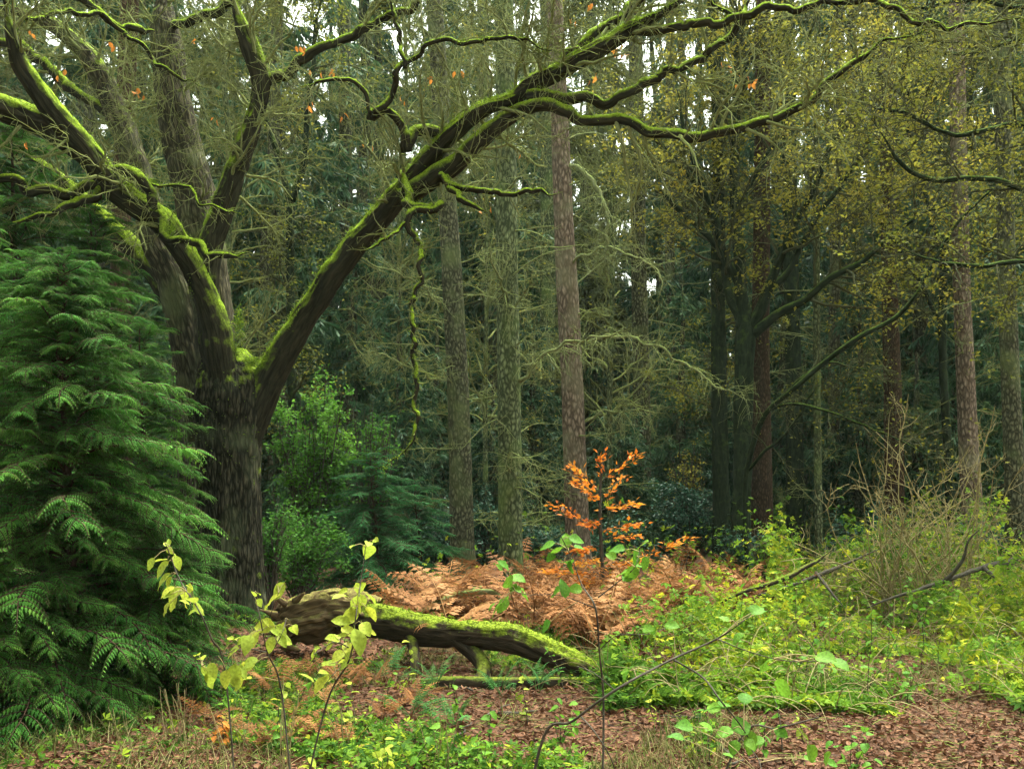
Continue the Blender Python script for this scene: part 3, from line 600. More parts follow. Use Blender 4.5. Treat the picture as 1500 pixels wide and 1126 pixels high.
for k, (x, d, wd, mt, lb) in enumerate([(1166, 22, 27, 'beech', 'dark trunk immediately right of the reddish pine'), (1200, 19, 12, 'spruce_green', 'thin greenish pole-like trunk, leftmost of the slim pair'), (1224, 23, 19, 'spruce', 'slim brown trunk next to the thin greenish pole'), (1258, 26, 17, 'spruce', 'faint slim trunk in the gap left of the bare thicket'), (985, 27, 18, 'spruce', 'faint trunk rising behind the holly bush'), (1362, 27, 22, 'spruce', 'faint trunk directly behind the middle of the bare thicket'), (565, 29, 18, 'spruce', 'faint trunk in the deep shade behind the young teal cedar')]):
    stem_tree('slim_tree', [(x, 840, d, wd), (x - 3, 600, d, wd * .9), (x - 8 + 4 * (k % 3), 350, d, wd * .8), (x - 12 + 9 * (k % 3), 0, d, wd * .7), (x - 12 + 9 * (k % 3), -60, d, wd * .7)], lb, mt, 12, L=(.6, 2.0), sides=16, knots=False)

# ------------------------------------------------------------------ broadleaf trees with branches and yellow leaves
def leafy(buf, paths, n, size, zb=.7, template=LEAF6, spread=.05, frac=1.0):
    N, K, _ = paths.shape
    pick = rng.choice(N, max(1, int(N * frac)), replace=False); i = rng.choice(pick, n); k = rng.integers(1, K, n)
    pos = paths[i, k] + rng.normal(size=(n, 3)) * spread
    X = rand_unit(n, .5, -.25); Z = rand_unit(n, 1, zb * 2)
    V, F = place(*template, pos, X, Z, rng.uniform(size[0], size[1], n))
    clump = np.clip(fbm(pos * 1.3, 2, 17) * 1.5 - .25, 0, 1)
    buf.add(V, F, np.repeat(np.clip(clump * .6 + rng.random(n) * .4, 0, 1), len(template[0])))

def limb_tree(name, base, stems, label, mat, nb=(60, 300, 900), leaves=0, lsize=(.05, .09), lmat='yellow', L=((.6, 1.8), (.3, .9), (.15, .5)), twmat='twig_dark', grav=.0, spread=.06, thin=.8):
    b = at(*base); b[2] = float(gz(b[0], b[1])); o = thing(name, b, label, 'tree')
    P = []; Q = []
    for k, st in enumerate(stems):
        p, r = px_path(st, .07, 0 if k == 0 else .13, 2.5); r = r * thin
        V, F, bc, D = tubes(p[None], r[None], 24 if r.max() > .1 else 10, limb_disp(.14, .006, .012), cap=True)
        Buf().add(V, F, .5, bc).build('trunk' if k == 0 else 'limb', MB[mat], o)
        a, q = resamp(p, r, 24)
        if len(stems) > 3 and k == 0: continue
        P.append(a); Q.append(q)
    P = np.array(P); Q = np.array(Q)
    b1, r1 = spawn(P, Q, nb[0], (.25, 1), L[0], (30, 75), 8, .16, grav, .5, .008, .03)
    b2, r2 = spawn(b1, r1, nb[1], (.15, 1), L[1], (30, 75), 6, .2, grav, .6, .005, .011)
    b3, r3 = spawn(b2, r2, nb[2], (.1, 1), L[2], (25, 70), 4, .25, grav, .6, .003, .005)
    t = Buf()
    for a, q, sn in ((b1, r1, 5), (b2, r2, 3), (b3, r3, 3)):
        V, F, bc, _ = tubes(a, q, sn); t.add(V, F, .5, bc)
    t.build('twigs', MB[twmat], o, kind='stuff')
    if leaves:
        c = Buf(); leafy(c, b3, int(leaves * .8), lsize, spread=spread, frac=.26); leafy(c, b2, int(leaves * .2), lsize, spread=spread, frac=.3)
        c.build('crown', ML[lmat], o, kind='stuff')
    return o

limb_tree('beech_tree', (1086, 835, 18), [
 [(1086, 845, 18, 52), (1086, 780, 18, 40), (1088, 650, 18, 38), (1090, 540, 18, 40), (1092, 490, 18, 40), (1091, 455, 18, 26), (1089, 425, 18, 6)],
 [(1088, 480, 18, 30), (1084, 400, 18, 26), (1078, 320, 18.1, 22), (1076, 220, 18.2, 20), (1080, 110, 18.3, 18), (1085, -20, 18.4, 16)],
 [(1096, 490, 18, 28), (1120, 440, 17.8, 22), (1136, 395, 17.6, 18), (1160, 340, 17.4, 15), (1190, 285, 17.2, 12), (1215, 220, 17, 10), (1260, 150, 16.8, 8), (1300, 60, 16.6, 7)],
 [(1098, 492, 18, 24), (1140, 462, 17.6, 17), (1180, 440, 17.2, 15), (1220, 405, 16.9, 13), (1262, 385, 16.6, 11), (1300, 350, 16.4, 9), (1340, 320, 16.2, 7), (1400, 300, 16, 5)],
 [(1086, 470, 18, 22), (1070, 440, 18, 18), (1062, 400, 18, 16), (1048, 360, 17.8, 13), (1020, 330, 17.6, 12), (985, 300, 17.4, 10), (960, 270, 17.3, 8)],
 [(1082, 420, 18, 16), (1060, 370, 17.9, 13), (1040, 300, 17.8, 11), (1010, 220, 17.6, 9), (990, 130, 17.5, 7)],
 [(1118, 430, 17.8, 15), (1150, 400, 17.6, 13), (1190, 330, 17.4, 12), (1230, 270, 17.2, 11), (1268, 225, 17, 9), (1330, 170, 16.8, 7)],
 [(1080, 330, 18.1, 15), (1105, 260, 18, 12), (1150, 180, 17.9, 10), (1180, 100, 17.8, 8), (1230, 10, 17.7, 6)],
 ], 'dark green forked beech with spreading branches and small yellow leaves', 'beech', (150, 950, 2700), 15500, (.055, .10), L=((1.0, 3.4), (.5, 1.5), (.2, .7)), grav=.0, spread=.07, thin=.72)
limb_tree('beech_tree', (1055, 835, 19), [[(1057, 845, 19, 42), (1057, 780, 19, 33), (1054, 600, 19, 29), (1052, 400, 19, 26), (1052, 250, 19, 23), (1048, 100, 19, 21), (1042, -40, 19, 19)], [(1052, 340, 19, 12), (1020, 280, 18.6, 10), (985, 230, 18.4, 8), (940, 190, 18.2, 6)], [(1052, 180, 19, 12), (1080, 120, 18.8, 10), (1120, 60, 18.6, 8), (1170, 0, 18.4, 7)]],
 'straight dark green beech trunk just left of the forked one', 'beech', (50, 320, 1000), 7000, (.045, .08), L=((.8, 2.2), (.4, 1.1), (.2, .5)))
limb_tree('hawthorn_tree', (1093, 840, 16.6), [[(1096, 860, 16.6, 12), (1092, 760, 16.4, 12), (1094, 690, 16.2, 13), (1118, 612, 15.8, 13), (1160, 572, 15.4, 12), (1215, 525, 15, 13), (1262, 492, 14.7, 12), (1312, 465, 14.5, 11), (1345, 428, 14.3, 10), (1362, 395, 14.2, 8), (1400, 330, 14, 7), (1450, 280, 13.8, 5)], [(1130, 600, 15.7, 8), (1160, 590, 15.4, 7), (1200, 600, 15, 6), (1250, 615, 14.7, 5), (1310, 640, 14.4, 4), (1360, 670, 14.2, 3)], [(1095, 690, 16.2, 8), (1120, 660, 15.9, 8), (1150, 640, 15.6, 6), (1200, 560, 15.3, 5)], [(1150, 580, 15.5, 7), (1180, 545, 15.3, 6), (1225, 530, 15.2, 5), (1290, 545, 15, 3)]],
 'slender mossy arching tree whose long curved stem crosses the dark wood at right', 'beech', (46, 260, 900), 600, (.04, .07), L=((.4, 1.3), (.25, .7), (.12, .35)), grav=-.02, thin=.62)
# boughs reaching in from a tree that stands out of view on the right
limb_tree('maple_tree', (1810, 960, 13.5), [[(1810, 990, 13.5, 90), (1805, 800, 13.5, 75), (1800, 500, 13.5, 70), (1795, 200, 13.5, 60), (1790, -100, 13.5, 50)],
 [(1800, 300, 13.5, 24), (1650, 210, 13.2, 17), (1550, 185, 13, 12), (1500, 182, 12.9, 10), (1440, 190, 12.7, 9), (1390, 196, 12.6, 8), (1340, 172, 12.4, 7), (1290, 158, 12.3, 6), (1215, 128, 12.1, 4)],
 [(1800, 380, 13.5, 24), (1650, 300, 13, 16), (1550, 282, 12.6, 12), (1490, 272, 12.4, 11), (1430, 265, 12.2, 10), (1370, 264, 12, 9), (1330, 250, 11.9, 8), (1308, 222, 11.8, 7), (1290, 190, 11.7, 5), (1262, 150, 11.6, 3)],
 [(1800, 460, 13.5, 20), (1650, 400, 13, 14), (1550, 390, 12.8, 10), (1490, 388, 12.6, 9), (1440, 390, 12.4, 8), (1400, 388, 12.3, 7), (1360, 380, 12.2, 5), (1300, 350, 12, 3)],
 [(1795, 100, 13.5, 24), (1650, 40, 13, 16), (1560, 30, 12.7, 12), (1480, 60, 12.5, 9), (1400, 80, 12.3, 7), (1320, 70, 12, 5)],
 [(1800, 0, 13.5, 20), (1650, -20, 13, 14), (1500, 10, 12.6, 9), (1400, 0, 12.3, 7), (1300, 30, 12, 5)]],
 'mossy boughs with sparse olive-yellow leaves reaching in from the right edge', 'beech', (140, 900, 2600), 9500, (.045, .075), L=((.6, 2.2), (.3, 1.1), (.15, .5)), spread=.06)
limb_tree('hornbeam_tree', (1392, 850, 19), [[(1392, 850, 19, 20), (1390, 700, 19, 16), (1380, 500, 19, 15), (1385, 350, 19, 14)], [(1380, 480, 19, 9), (1340, 400, 18.6, 8), (1290, 330, 18.4, 7), (1240, 260, 18.2, 5)], [(1385, 380, 19, 10), (1400, 280, 19, 9), (1420, 150, 18.8, 7), (1440, 20, 18.6, 6)], [(1384, 400, 19, 9), (1360, 300, 19, 8), (1330, 180, 19, 7), (1320, 40, 19, 6)], [(1383, 440, 19, 9), (1430, 380, 18.6, 8), (1480, 330, 18.4, 6), (1530, 280, 18.2, 5)]],
 'thin-stemmed tree with olive-yellow leaves behind the arching mossy stem', 'beech', (110, 650, 2000), 7500, (.055, .10), L=((.8, 2.4), (.4, 1.2), (.2, .6)))
x, d = 590, 20.5
birch = limb_tree('birch_tree', (x, 840, d), [[(x, 845, d, 12), (x + 4, 600, d, 10), (x - 6, 350, d, 9), (x + 5, 150, d, 8), (x, -40, d, 6)], [(x - 2, 420, d, 5), (x - 40, 300, d, 4), (x - 60, 180, d, 4), (x - 90, 40, d, 3)], [(x - 2, 330, d, 5), (x + 45, 210, d, 4), (x + 70, 100, d, 4), (x + 90, -20, d, 3)]],
 'bare fine-twigged tree behind the curling oak branch', 'spruce_green', (80, 620, 2400), 900, (.05, .08), L=((1.0, 2.8), (.5, 1.3), (.2, .7)), twmat='twig')
birch['group'] = 'fine-twigged trees in the wood'
for x, d, rz, lb in [(712, 21, 1.9, 'bare fine-twigged tree rising between the olive and greenish trunks'), (895, 20, 4.1, 'bare fine-twigged tree right of the pinkish trunk'), (330, 17, 3.0, 'bare fine-twigged tree behind the oak\'s upright limbs')]:
    o = copy_tree(birch); X = (x - 750) / FPX * d; o.location = (X, d, float(gz(X, d))); o.rotation_euler = (0, 0, rz); o['label'] = lb
# forked young tree in the gap right of the oak limb
limb_tree('young_tree', (425, 870, 18), [[(430, 870, 18, 20), (428, 600, 18, 17), (425, 400, 18, 16), (426, 300, 18, 16)], [(426, 300, 18, 13), (412, 255, 18, 10), (400, 215, 18, 9), (380, 120, 18, 7), (375, 20, 18, 6)], [(427, 295, 18, 14), (440, 255, 18, 12), (448, 215, 18, 11), (455, 120, 18, 9), (470, 0, 18, 7)]], 'dark forked sapling silhouetted in the gap between the oak limbs', 'beech', (40, 240, 800), 3200, (.045, .08), L=((.6, 1.8), (.4, 1.0), (.2, .5)))

# ------------------------------------------------------------------ conifer wood behind
NEED = (np.array([[0, 0, 0], [.5, .10, -.03], [1, 0, 0], [.5, -.10, -.03]]), [np.array([[0, 3, 2, 1]])])
def conifer_meshes(H, z0, spread, nb, nblade, lm, seed, hang=.6, bl=(.16, .34)):
    p = np.stack((np.zeros(30), np.zeros(30), np.linspace(-.3, H, 30)), -1); p[:, :2] += (fbm(p * .2 + seed, 2, 1)[:, None] - .5) * .4
    r = np.linspace(.24, .03, 30)
    V, F, bc, _ = tubes(p[None], r[None], 14, limb_disp(.08, .01, 0)); tr = Buf().add(V, F, .5, bc).mesh('trunk', MB['spruce'])
    a, ra = resamp(p, r, 60)
    z = z0 + (H - z0) * rng.random(nb) ** 1.15; az = rng.random(nb) * 2 * math.pi
    Lb = spread * np.clip(1 - (z - z0) / (H - z0) * .85, .15, 1) * rng.uniform(.7, 1.15, nb)
    d = np.stack((np.cos(az), np.sin(az), rng.uniform(-.2, .25, nb)), -1); pos = np.stack((np.interp(z, a[:, 2], a[:, 0]), np.interp(z, a[:, 2], a[:, 1]), z), -1)
    P1 = np.empty((nb, 9, 3)); P1[:, 0] = pos
    for k in range(8):
        d = nrm(d + rng.normal(size=(nb, 3)) * .07 + np.array([0, 0, -.09 + .022 * k])); pos = pos + d * (Lb / 8)[:, None]; P1[:, k + 1] = pos
    R1 = np.linspace(.03, .006, 9)[None] * np.ones((nb, 1))
    P2, R2 = spawn(P1, R1, nb * 8, (.12, 1), (.35, 1.1), (35, 75), 5, .12, -.16, .5, .005, .01, flat=.6)
    b = Buf()
    V, F, bc, _ = tubes(P1, R1, 4); b.add(V, F, .5, bc, 1)
    V, F, bc, _ = tubes(P2, R2, 3); b.add(V, F, .5, bc, 1)
    i = rng.integers(0, len(P2), nblade); k = rng.random(nblade) * 4.99; kk = k.astype(int); f = (k - kk)[:, None]
    pos = P2[i, kk] * (1 - f) + P2[i, kk + 1] * f
    T = nrm(P2[i, kk + 1] - P2[i, kk]); q = rng.normal(size=(nblade, 3))
    X = nrm(T * .7 + nrm(q) * .75 + np.array([0, 0, -hang])); Z = rand_unit(nblade, 1, .6)
    V, F = place(*NEED, pos, X, Z, rng.uniform(*bl, nblade))
    b.add(V, F, np.repeat(np.clip(.25 + .5 * fbm(pos * .9, 2, 5) + rng.normal(size=nblade) * .17, 0, 1), 4), None, 0)
    return tr, b.mesh('crown', [ML[lm], MB['dead']])
protos = [conifer_meshes(25, 2.2, 3.2, 160, 38000, 'needle', 1), conifer_meshes(22, 1.2, 2.8, 160, 38000, 'needle_olive', 2, .4), conifer_meshes(26, 1.5, 3.2, 150, 36000, 'needle', 3, .9)]
low = [conifer_meshes(7.5, .3, 1.7, 90, 16000, 'needle', 5, .5, (.12, .26)), conifer_meshes(5.0, .2, 1.5, 80, 13000, 'needle', 6, .4, (.1, .22))]
def wood(x, d, pr, rz, sc, label, name='conifer_tree', group='conifers of the dense wood behind the clearing'):
    X = (x - 750) / FPX * d; o = thing(name, (X, d, float(gz(X, d))), label, 'tree', group, rz)
    o.scale = (sc, sc, sc); put('trunk', pr[0], o); c = put('crown', pr[1], o); c['kind'] = 'stuff'
    return o
rows = [(24, 190, 60), (28, 165, 120), (33, 150, 20), (38, 135, 90), (44, 120, 60), (52, 110, 30), (62, 95, 0), (74, 85, 30)]
for d, st, off in rows:
    for k, x in enumerate(range(-140 + off - 120, 1700, st)):
        xx = x + random.uniform(-45, 45); dd = d + random.uniform(-2.2, 2.2)
        # thin the front row where the photograph looks deeper into the wood
        if d == 24 and (480 < xx < 1250) : continue
        zone = 'behind the cedars and the oak' if xx < 420 else 'behind the three spruce trunks' if xx < 900 else 'behind the forked beech' if xx < 1230 else 'behind the bare thicket'
        wood(xx, dd, protos[(k * 7 + int(d)) % 3], random.uniform(0, 6.28), random.uniform(.85, 1.15), ('tall olive conifer ' if (k * 7 + int(d)) % 3 == 1 else 'tall dark green conifer ') + ('in the front of the wood ' if d < 33 else 'deep in the wood ') + zone)
for x, d, k, sc, lb in [(585, 19.5, 0, .75, 'left of the olive spruce trunk'), (640, 24, 1, 1.1, 'far back just left of the olive trunk'), (720, 22, 1, .8, 'between the olive and greenish trunks'), (780, 25, 0, .8, 'between the greenish and pinkish trunks'), (905, 21, 1, .75, 'behind the orange beech sapling'), (1000, 25, 0, .9, 'behind the blue-green holly'), (1180, 25, 1, 1, 'right of the reddish pine'), (1260, 22, 0, .8, 'left of the bare thicket'), (1340, 21, 1, .9, 'behind the tallest bare shrub'), (1400, 22, 0, .9, 'behind the pale brown pine'), (1470, 20, 0, .9, 'beside the dark trunk at the right edge'), (520, 22, 0, 1.0, 'behind the hanging mossy branch'), (450, 23, 1, 1.1, 'behind the light green shrub by the oak fork'), (60, 15, 0, .9, 'above the cedars near the left edge'), (-30, 12, 0, .8, 'cut by the left edge above the cedars'), (255, 17, 0, .75, 'seen past the oak trunk on its left')]:
    wood(x, d, low[k], random.uniform(0, 6.28), sc, 'young dark conifer growing low ' + lb, 'young_conifer', 'young conifers under the wood')
for k, (X, Y) in enumerate([(-9, -7), (-5, -10), (0, -13), (5, -9), (9, -6), (13, -12), (-14, -11), (-13, 1), (14, 2), (-15, 8), (2, -18), (-7, -17), (10, -19), (-18, 3), (19, 0)]):  # unseen rest of the wood, put in to block low sky light
    o = wood(750 + X / max(abs(Y), .1) * FPX, 1, protos[k % 3], k * 1.3, .95, 'unseen conifer of the wood beside and behind the viewpoint, added to block low sky light', 'conifer_tree', 'unseen light-blocking conifers around the viewpoint'); o.location = (X, Y, 0)

# ------------------------------------------------------------------ cedars with fern-like drooping sprays
def pinnate(buf, axis, side, up, n, plen, droop, wid, sub, rn, fwd=.45, t0=.06, ls_=.34, lw=.22):
    """pairs of pinnae along an axis; each pinna a bent blade with small side leaflets"""
    P = len(axis)
    for i in range(n):
        t = t0 + (1 - t0) * (i + .5) / n; f = t * (P - 1); k = min(int(f), P - 2); c = axis[k] * (1 - (f - k)) + axis[k + 1] * (f - k)
        T = nrm(axis[k + 1] - axis[k]); Lp = plen(t)
        for sgn in (-1, 1):
            d = nrm(side * sgn + T * fwd + up * rng.normal() * .1)
            m0 = c; m1 = c + nrm(d - up * droop * .35) * Lp * .5; m2 = m1 + nrm(d - up * droop * 1.25) * Lp * .5
            wv = nrm(np.cross(d, up)) * Lp * wid
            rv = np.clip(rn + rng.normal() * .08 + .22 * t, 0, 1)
            buf.add(np.array([m0 - wv * .3, m0 + wv * .3, m1 + wv, m2, m1 - wv]), [np.array([[0, 1, 2, 4]]), np.array([[4, 2, 3]])], rv)
            for j in range(sub):
                s_ = (j + .7) / (sub + .4); q = m0 + (m1 - m0) * s_ * 2 if s_ < .5 else m1 + (m2 - m1) * (s_ - .5) * 2
                tt = nrm((m1 - m0) if s_ < .5 else (m2 - m1)); ls = Lp * ls_ * (1.15 - s_)
                for s2 in (-1, 1):
                    e = nrm(tt * .9 + nrm(wv) * s2 - up * .2); w2 = nrm(np.cross(e, up)) * ls * lw
                    buf.add(np.array([q, q + e * ls * .5 + w2, q + e * ls, q + e * ls * .5 - w2]), np.array([[0, 1, 2, 3]]), np.clip(rv + .1, 0, 1))

def cedar_branch(seed, mat):
    b = Buf(); L = 1.0
    t = np.linspace(0, 1, 14)
    ax = np.stack((L * t, .06 * np.sin(t * 5 + seed), .16 * t - .42 * t ** 2), -1)
    V, F, bc, _ = tubes(ax[None], np.linspace(.012, .003, 14)[None], 5); b.add(V, F, .5, bc, 1)
    up = np.array([0, 0, 1.])
    for i in range(33):
        tt = .12 + .88 * i / 32; f = tt * 13; k = min(int(f), 12); c = ax[k] + (ax[k + 1] - ax[k]) * (f - k); T = nrm(ax[k + 1] - ax[k])
        sd_ = (1 if i % 2 else -1); ang = R(rng.uniform(35, 78)) * sd_ if i < 32 else 0
        d = np.array([T[0] * math.cos(ang) - T[1] * math.sin(ang), T[0] * math.sin(ang) + T[1] * math.cos(ang), T[2] + rng.uniform(.0, .45)])
        Ls = (.25 * (1 - .4 * tt) + .04) * rng.uniform(.75, 1.15)
        s_ = np.linspace(0, 1, 9)[:, None]
        a2 = c + nrm(d) * Ls * s_ + up * (.30 * s_ - .72 * s_ ** 2) * Ls * rng.uniform(.6, 1.5)
        V, F, bc, _ = tubes(a2[None], np.linspace(.004, .0015, 9)[None], 3); b.add(V, F, .5, bc, 1)
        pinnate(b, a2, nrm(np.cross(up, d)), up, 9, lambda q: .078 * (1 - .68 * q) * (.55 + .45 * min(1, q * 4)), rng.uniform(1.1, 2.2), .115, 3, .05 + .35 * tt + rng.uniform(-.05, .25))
    return b.mesh('branch', [mat, MB['red']])

def cedar(name, x, d, H, Rm, nb, label, prot, zmin=.12, az=None):
    X = (x - 750) / FPX * d; z = float(gz(X, d)); o = thing(name, (X, d, z), label, 'tree')
    p = np.stack((np.full(20, X), np.full(20, d), z + np.linspace(-.1, H, 20)), -1); p[:, 0] += .05 * np.sin(np.linspace(0, 5, 20))
    V, F, bc, _ = tubes(p[None], np.linspace(.05 * H / 3.5, .006, 20)[None], 10, limb_disp(.12, .004, 0)); Buf().add(V, F, .5, bc).build('trunk', MB['red'], o)
    for i in range(nb):
        t = (i + .5) / nb; t = t ** .92; zz = zmin + (H - zmin) * t; zz += random.gauss(0, .05)
        L = (Rm * (1 - t) ** .5 + .16) * random.uniform(.5, 1.12)
        a = i * 2.39996 + random.uniform(-.3, .3)
        put('branch', prot[i % len(prot)], o, (0, 0, zz), (random.uniform(-.25, .25), random.uniform(-.28, .22) - .35 * t, a), L)
    return o
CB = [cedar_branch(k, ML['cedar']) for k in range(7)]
CT = [cedar_branch(k + 9, ML['cedar_teal']) for k in range(3)]
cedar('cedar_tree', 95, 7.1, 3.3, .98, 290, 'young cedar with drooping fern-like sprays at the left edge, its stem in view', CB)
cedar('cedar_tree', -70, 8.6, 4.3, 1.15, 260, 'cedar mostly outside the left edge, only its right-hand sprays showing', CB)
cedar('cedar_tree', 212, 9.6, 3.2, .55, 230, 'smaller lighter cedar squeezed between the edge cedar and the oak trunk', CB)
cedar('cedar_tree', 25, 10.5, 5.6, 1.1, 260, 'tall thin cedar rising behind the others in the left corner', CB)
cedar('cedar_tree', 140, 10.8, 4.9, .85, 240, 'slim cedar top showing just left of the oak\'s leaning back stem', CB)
cedar('cedar_sapling', 238, 7.7, 1.35, .62, 120, 'low spreading cedar seedling at the foot of the oak, right of the edge cedar', CB, .05)
cedar('cedar_sapling', 20, 6.6, 1.0, .7, 110, 'low dark cedar seedling in the bottom left corner', CB, .05)
cedar('cedar_sapling', 548, 14.2, 2.15, .85, 110, 'bluish green young cedar behind the rotten end of the log', CT)
cedar('cedar_sapling', 612, 15.2, 1.7, .7, 80, 'little teal cedar left of the olive spruce trunk', CT)

# ------------------------------------------------------------------ shrubs
def shrub(name, x, y, d, rad, n, mat, label, lsize=(.05, .09), lump=14, group=None, stem='stick'):
    c = at(x, y, d); b0 = np.array([c[0], c[1], float(gz(c[0], c[1]))]); o = thing(name, b0, label, 'bush', group)
    ends = c + rand_unit(lump * 3, .8, .25) * np.array(rad) * rng.uniform(.3, .95, (lump * 3, 1)); ends[:, 2] = np.maximum(ends[:, 2], b0[2] + .1)
    t = np.linspace(0, 1, 8)[None, :, None]
    P = b0 + (ends[:, None] - b0) * t; P[:, :, 2] += .25 * rad[2] * np.sin(t[..., 0] * math.pi); P += rng.normal(size=P.shape) * .02
    V, F, bc, _ = tubes(P, np.linspace(.016, .004, 8)[None] * np.ones((len(P), 1)), 4); s_ = Buf().add(V, F, .5, bc)
    P2, R2 = spawn(P, np.full(P.shape[:2], .008), lump * 13, (.3, 1), (.2 * rad[0], .55 * rad[0]), (30, 80), 5, .18, .02, .6, .003, .006)
    V, F, bc, _ = tubes(P2, R2, 3); s_.add(V, F, .5, bc); s_.build('stems', MB[stem], o, kind='stuff')
    lf = Buf(); leafy(lf, P2, n, lsize, spread=.06); lf.build('leaves', ML[mat], o, kind='stuff')
    return o
shrub('holly_bush', 1010, 752, 19.5, (1.05, .9, 1.0), 5200, 'holly', 'blue-green holly bush behind the orange beech sapling')
shrub('holly_bush', 650, 790, 19, (1.1, .8, 1.0), 4200, 'holly', 'dark holly thicket between the olive and greenish spruce trunks')
shrub('holly_bush', 700, 770, 21, (1.0, .8, 1.1), 3200, 'holly', 'dim holly bush deep behind the greenish spruce trunk')
shrub('holly_bush', 800, 800, 18.5, (1.0, .7, .7), 3000, 'holly', 'low dark holly in the shade between the greenish and pinkish trunks')
shrub('holly_bush', 905, 795, 18.6, (.9, .7, .75), 3000, 'holly', 'low dark holly right behind the orange beech sapling')
shrub('holly_bush', 1090, 800, 17.2, (.6, .6, .5), 1500, 'holly', 'low dark bush at the foot of the forked beech')
shrub('leafy_bush', 440, 800, 13.2, (.8, .8, .8), 5200, 'shrub', 'rounded green bush behind the log beside the oak trunk', (.04, .07))
shrub('leafy_bush', 395, 780, 12.6, (.35, .5, .7), 1800, 'shrub', 'narrow green bush hugging the right side of the oak trunk', (.04, .07))
shrub('elder_bush', 455, 610, 14.5, (.85, .7, .8), 5000, 'shrub', 'light green leafy shrub spreading beside the oak fork', (.05, .09))
shrub('elder_bush', 545, 630, 15.5, (.5, .6, .5), 1500, 'shrub', 'loose green sprays left of the hanging mossy branch', (.05, .09))
shrub('leafy_bush', 275, 560, 13.5, (.4, .5, .7), 1500, 'shrub', 'green leaves showing between the small cedar and the oak', (.05, .08))
shrub('holly_bush', 1290, 810, 17, (1.2, .9, .8), 3600, 'holly', 'dark low bush in the shade behind the bare thicket')
shrub('holly_bush', 1450, 800, 16.5, (1.1, .9, .8), 3200, 'holly', 'dark low bush behind the long fallen branch at the right edge')
shrub('hazel_bush', 1005, 690, 21.5, (.5, .5, .9), 900, 'yellow', 'small yellow-leaved bush above the holly', (.05, .09))
shrub('hazel_bush', 1130, 800, 13.5, (.4, .4, .45), 500, 'bramble', 'sparse yellow-green seedling bush right of the ferns', (.06, .10))

# ------------------------------------------------------------------ bracken
def fern_mesh(seed, mat, n=13, wide=.30, droop=.8):
    b = Buf(); t = np.linspace(0, 1, 16)
    ax = np.stack((.78 * t, .05 * np.sin(4 * t + seed), 1.0 * t - .58 * t ** 2), -1); up = np.array([0, 0, 1.])
    V, F, bc, _ = tubes(ax[None], np.linspace(.008, .002, 16)[None], 4); b.add(V, F, .8, bc)
    pinnate(b, ax, np.array([0, 1., 0]), up, n, lambda q: wide * (1 - .9 * q ** 1.2) * rng.uniform(.75, 1.1), droop, .05, 5, .3, .3, .25, ls_=.36, lw=.26)
    return b.mesh('frond', mat)
FB = [fern_mesh(k, ML['fern'], 9, .30 + .03 * k, -.1 + .25 * k) for k in range(4)]
FG = [fern_mesh(k, ML['greenfern'], 14, .2, .4) for k in range(2)]
def fern(name, X, Y, sc, n, prot, label, group):
    o = thing(name, (X, Y, float(gz(X, Y))), label, 'fern', group, random.uniform(0, 6.28)); o.scale = (sc, sc, sc)
    for i in range(n):
        put('frond', prot[random.randrange(len(prot))], o, (0, 0, 0), (random.uniform(-.6, .6), random.uniform(-.55, .12), i * 6.283 / n + random.uniform(-.5, .5)), random.uniform(.75, 1.15))
    return o
cnt = 0
while cnt < 62:
    x = random.uniform(590, 1135); d = random.uniform(9.7, 15.5)
    if d < 10.6 and x > 940: continue
    if x < 640 and d > 12.0: continue
    if x > 1060 and d < 11: continue
    X = (x - 750) / FPX * d
    fern('bracken', X, d, random.uniform(.8, 1.2), random.randint(5, 6), FB, 'rust-brown bracken clump in the fern bank, ' + ('left of the olive spruce trunk' if x < 660 else 'between the olive and greenish trunks' if x < 745 else 'between the greenish and pinkish trunks' if x < 840 else 'around the orange sapling' if x < 930 else 'below the blue-green holly' if x < 1040 else 'at its right-hand end'), 'bracken bank'); cnt += 1
for x, d, sc in [(330, 6.2, .28), (380, 5.9, .26), (300, 6.6, .3), (520, 6.0, .28), (420, 6.1, .28), (560, 6.8, .3), (470, 6.1, .3), (430, 6.6, .34), (350, 7.5, .36), (610, 7.2, .3), (440, 8.2, .42), (500, 7.9, .38), (560, 8.2, .42), (470, 7.2, .34), (400, 7.6, .38)]:
    fern('bracken', (x - 750) / FPX * d, d, sc, 6, FB, 'small flattened brown bracken in front of the log\'s rotten end', 'low bracken before the log')
for x, d, sc in [(640, 7.9, .38), (575, 8.3, .4), (735, 7.7, .36), (790, 7.9, .34), (600, 7.0, .35), (665, 6.6, .35)]:
    fern('green_fern', (x - 750) / FPX * d, d, sc, 7, FG, 'small green fern in the leaf litter in front of the log', 'green ferns before the log')

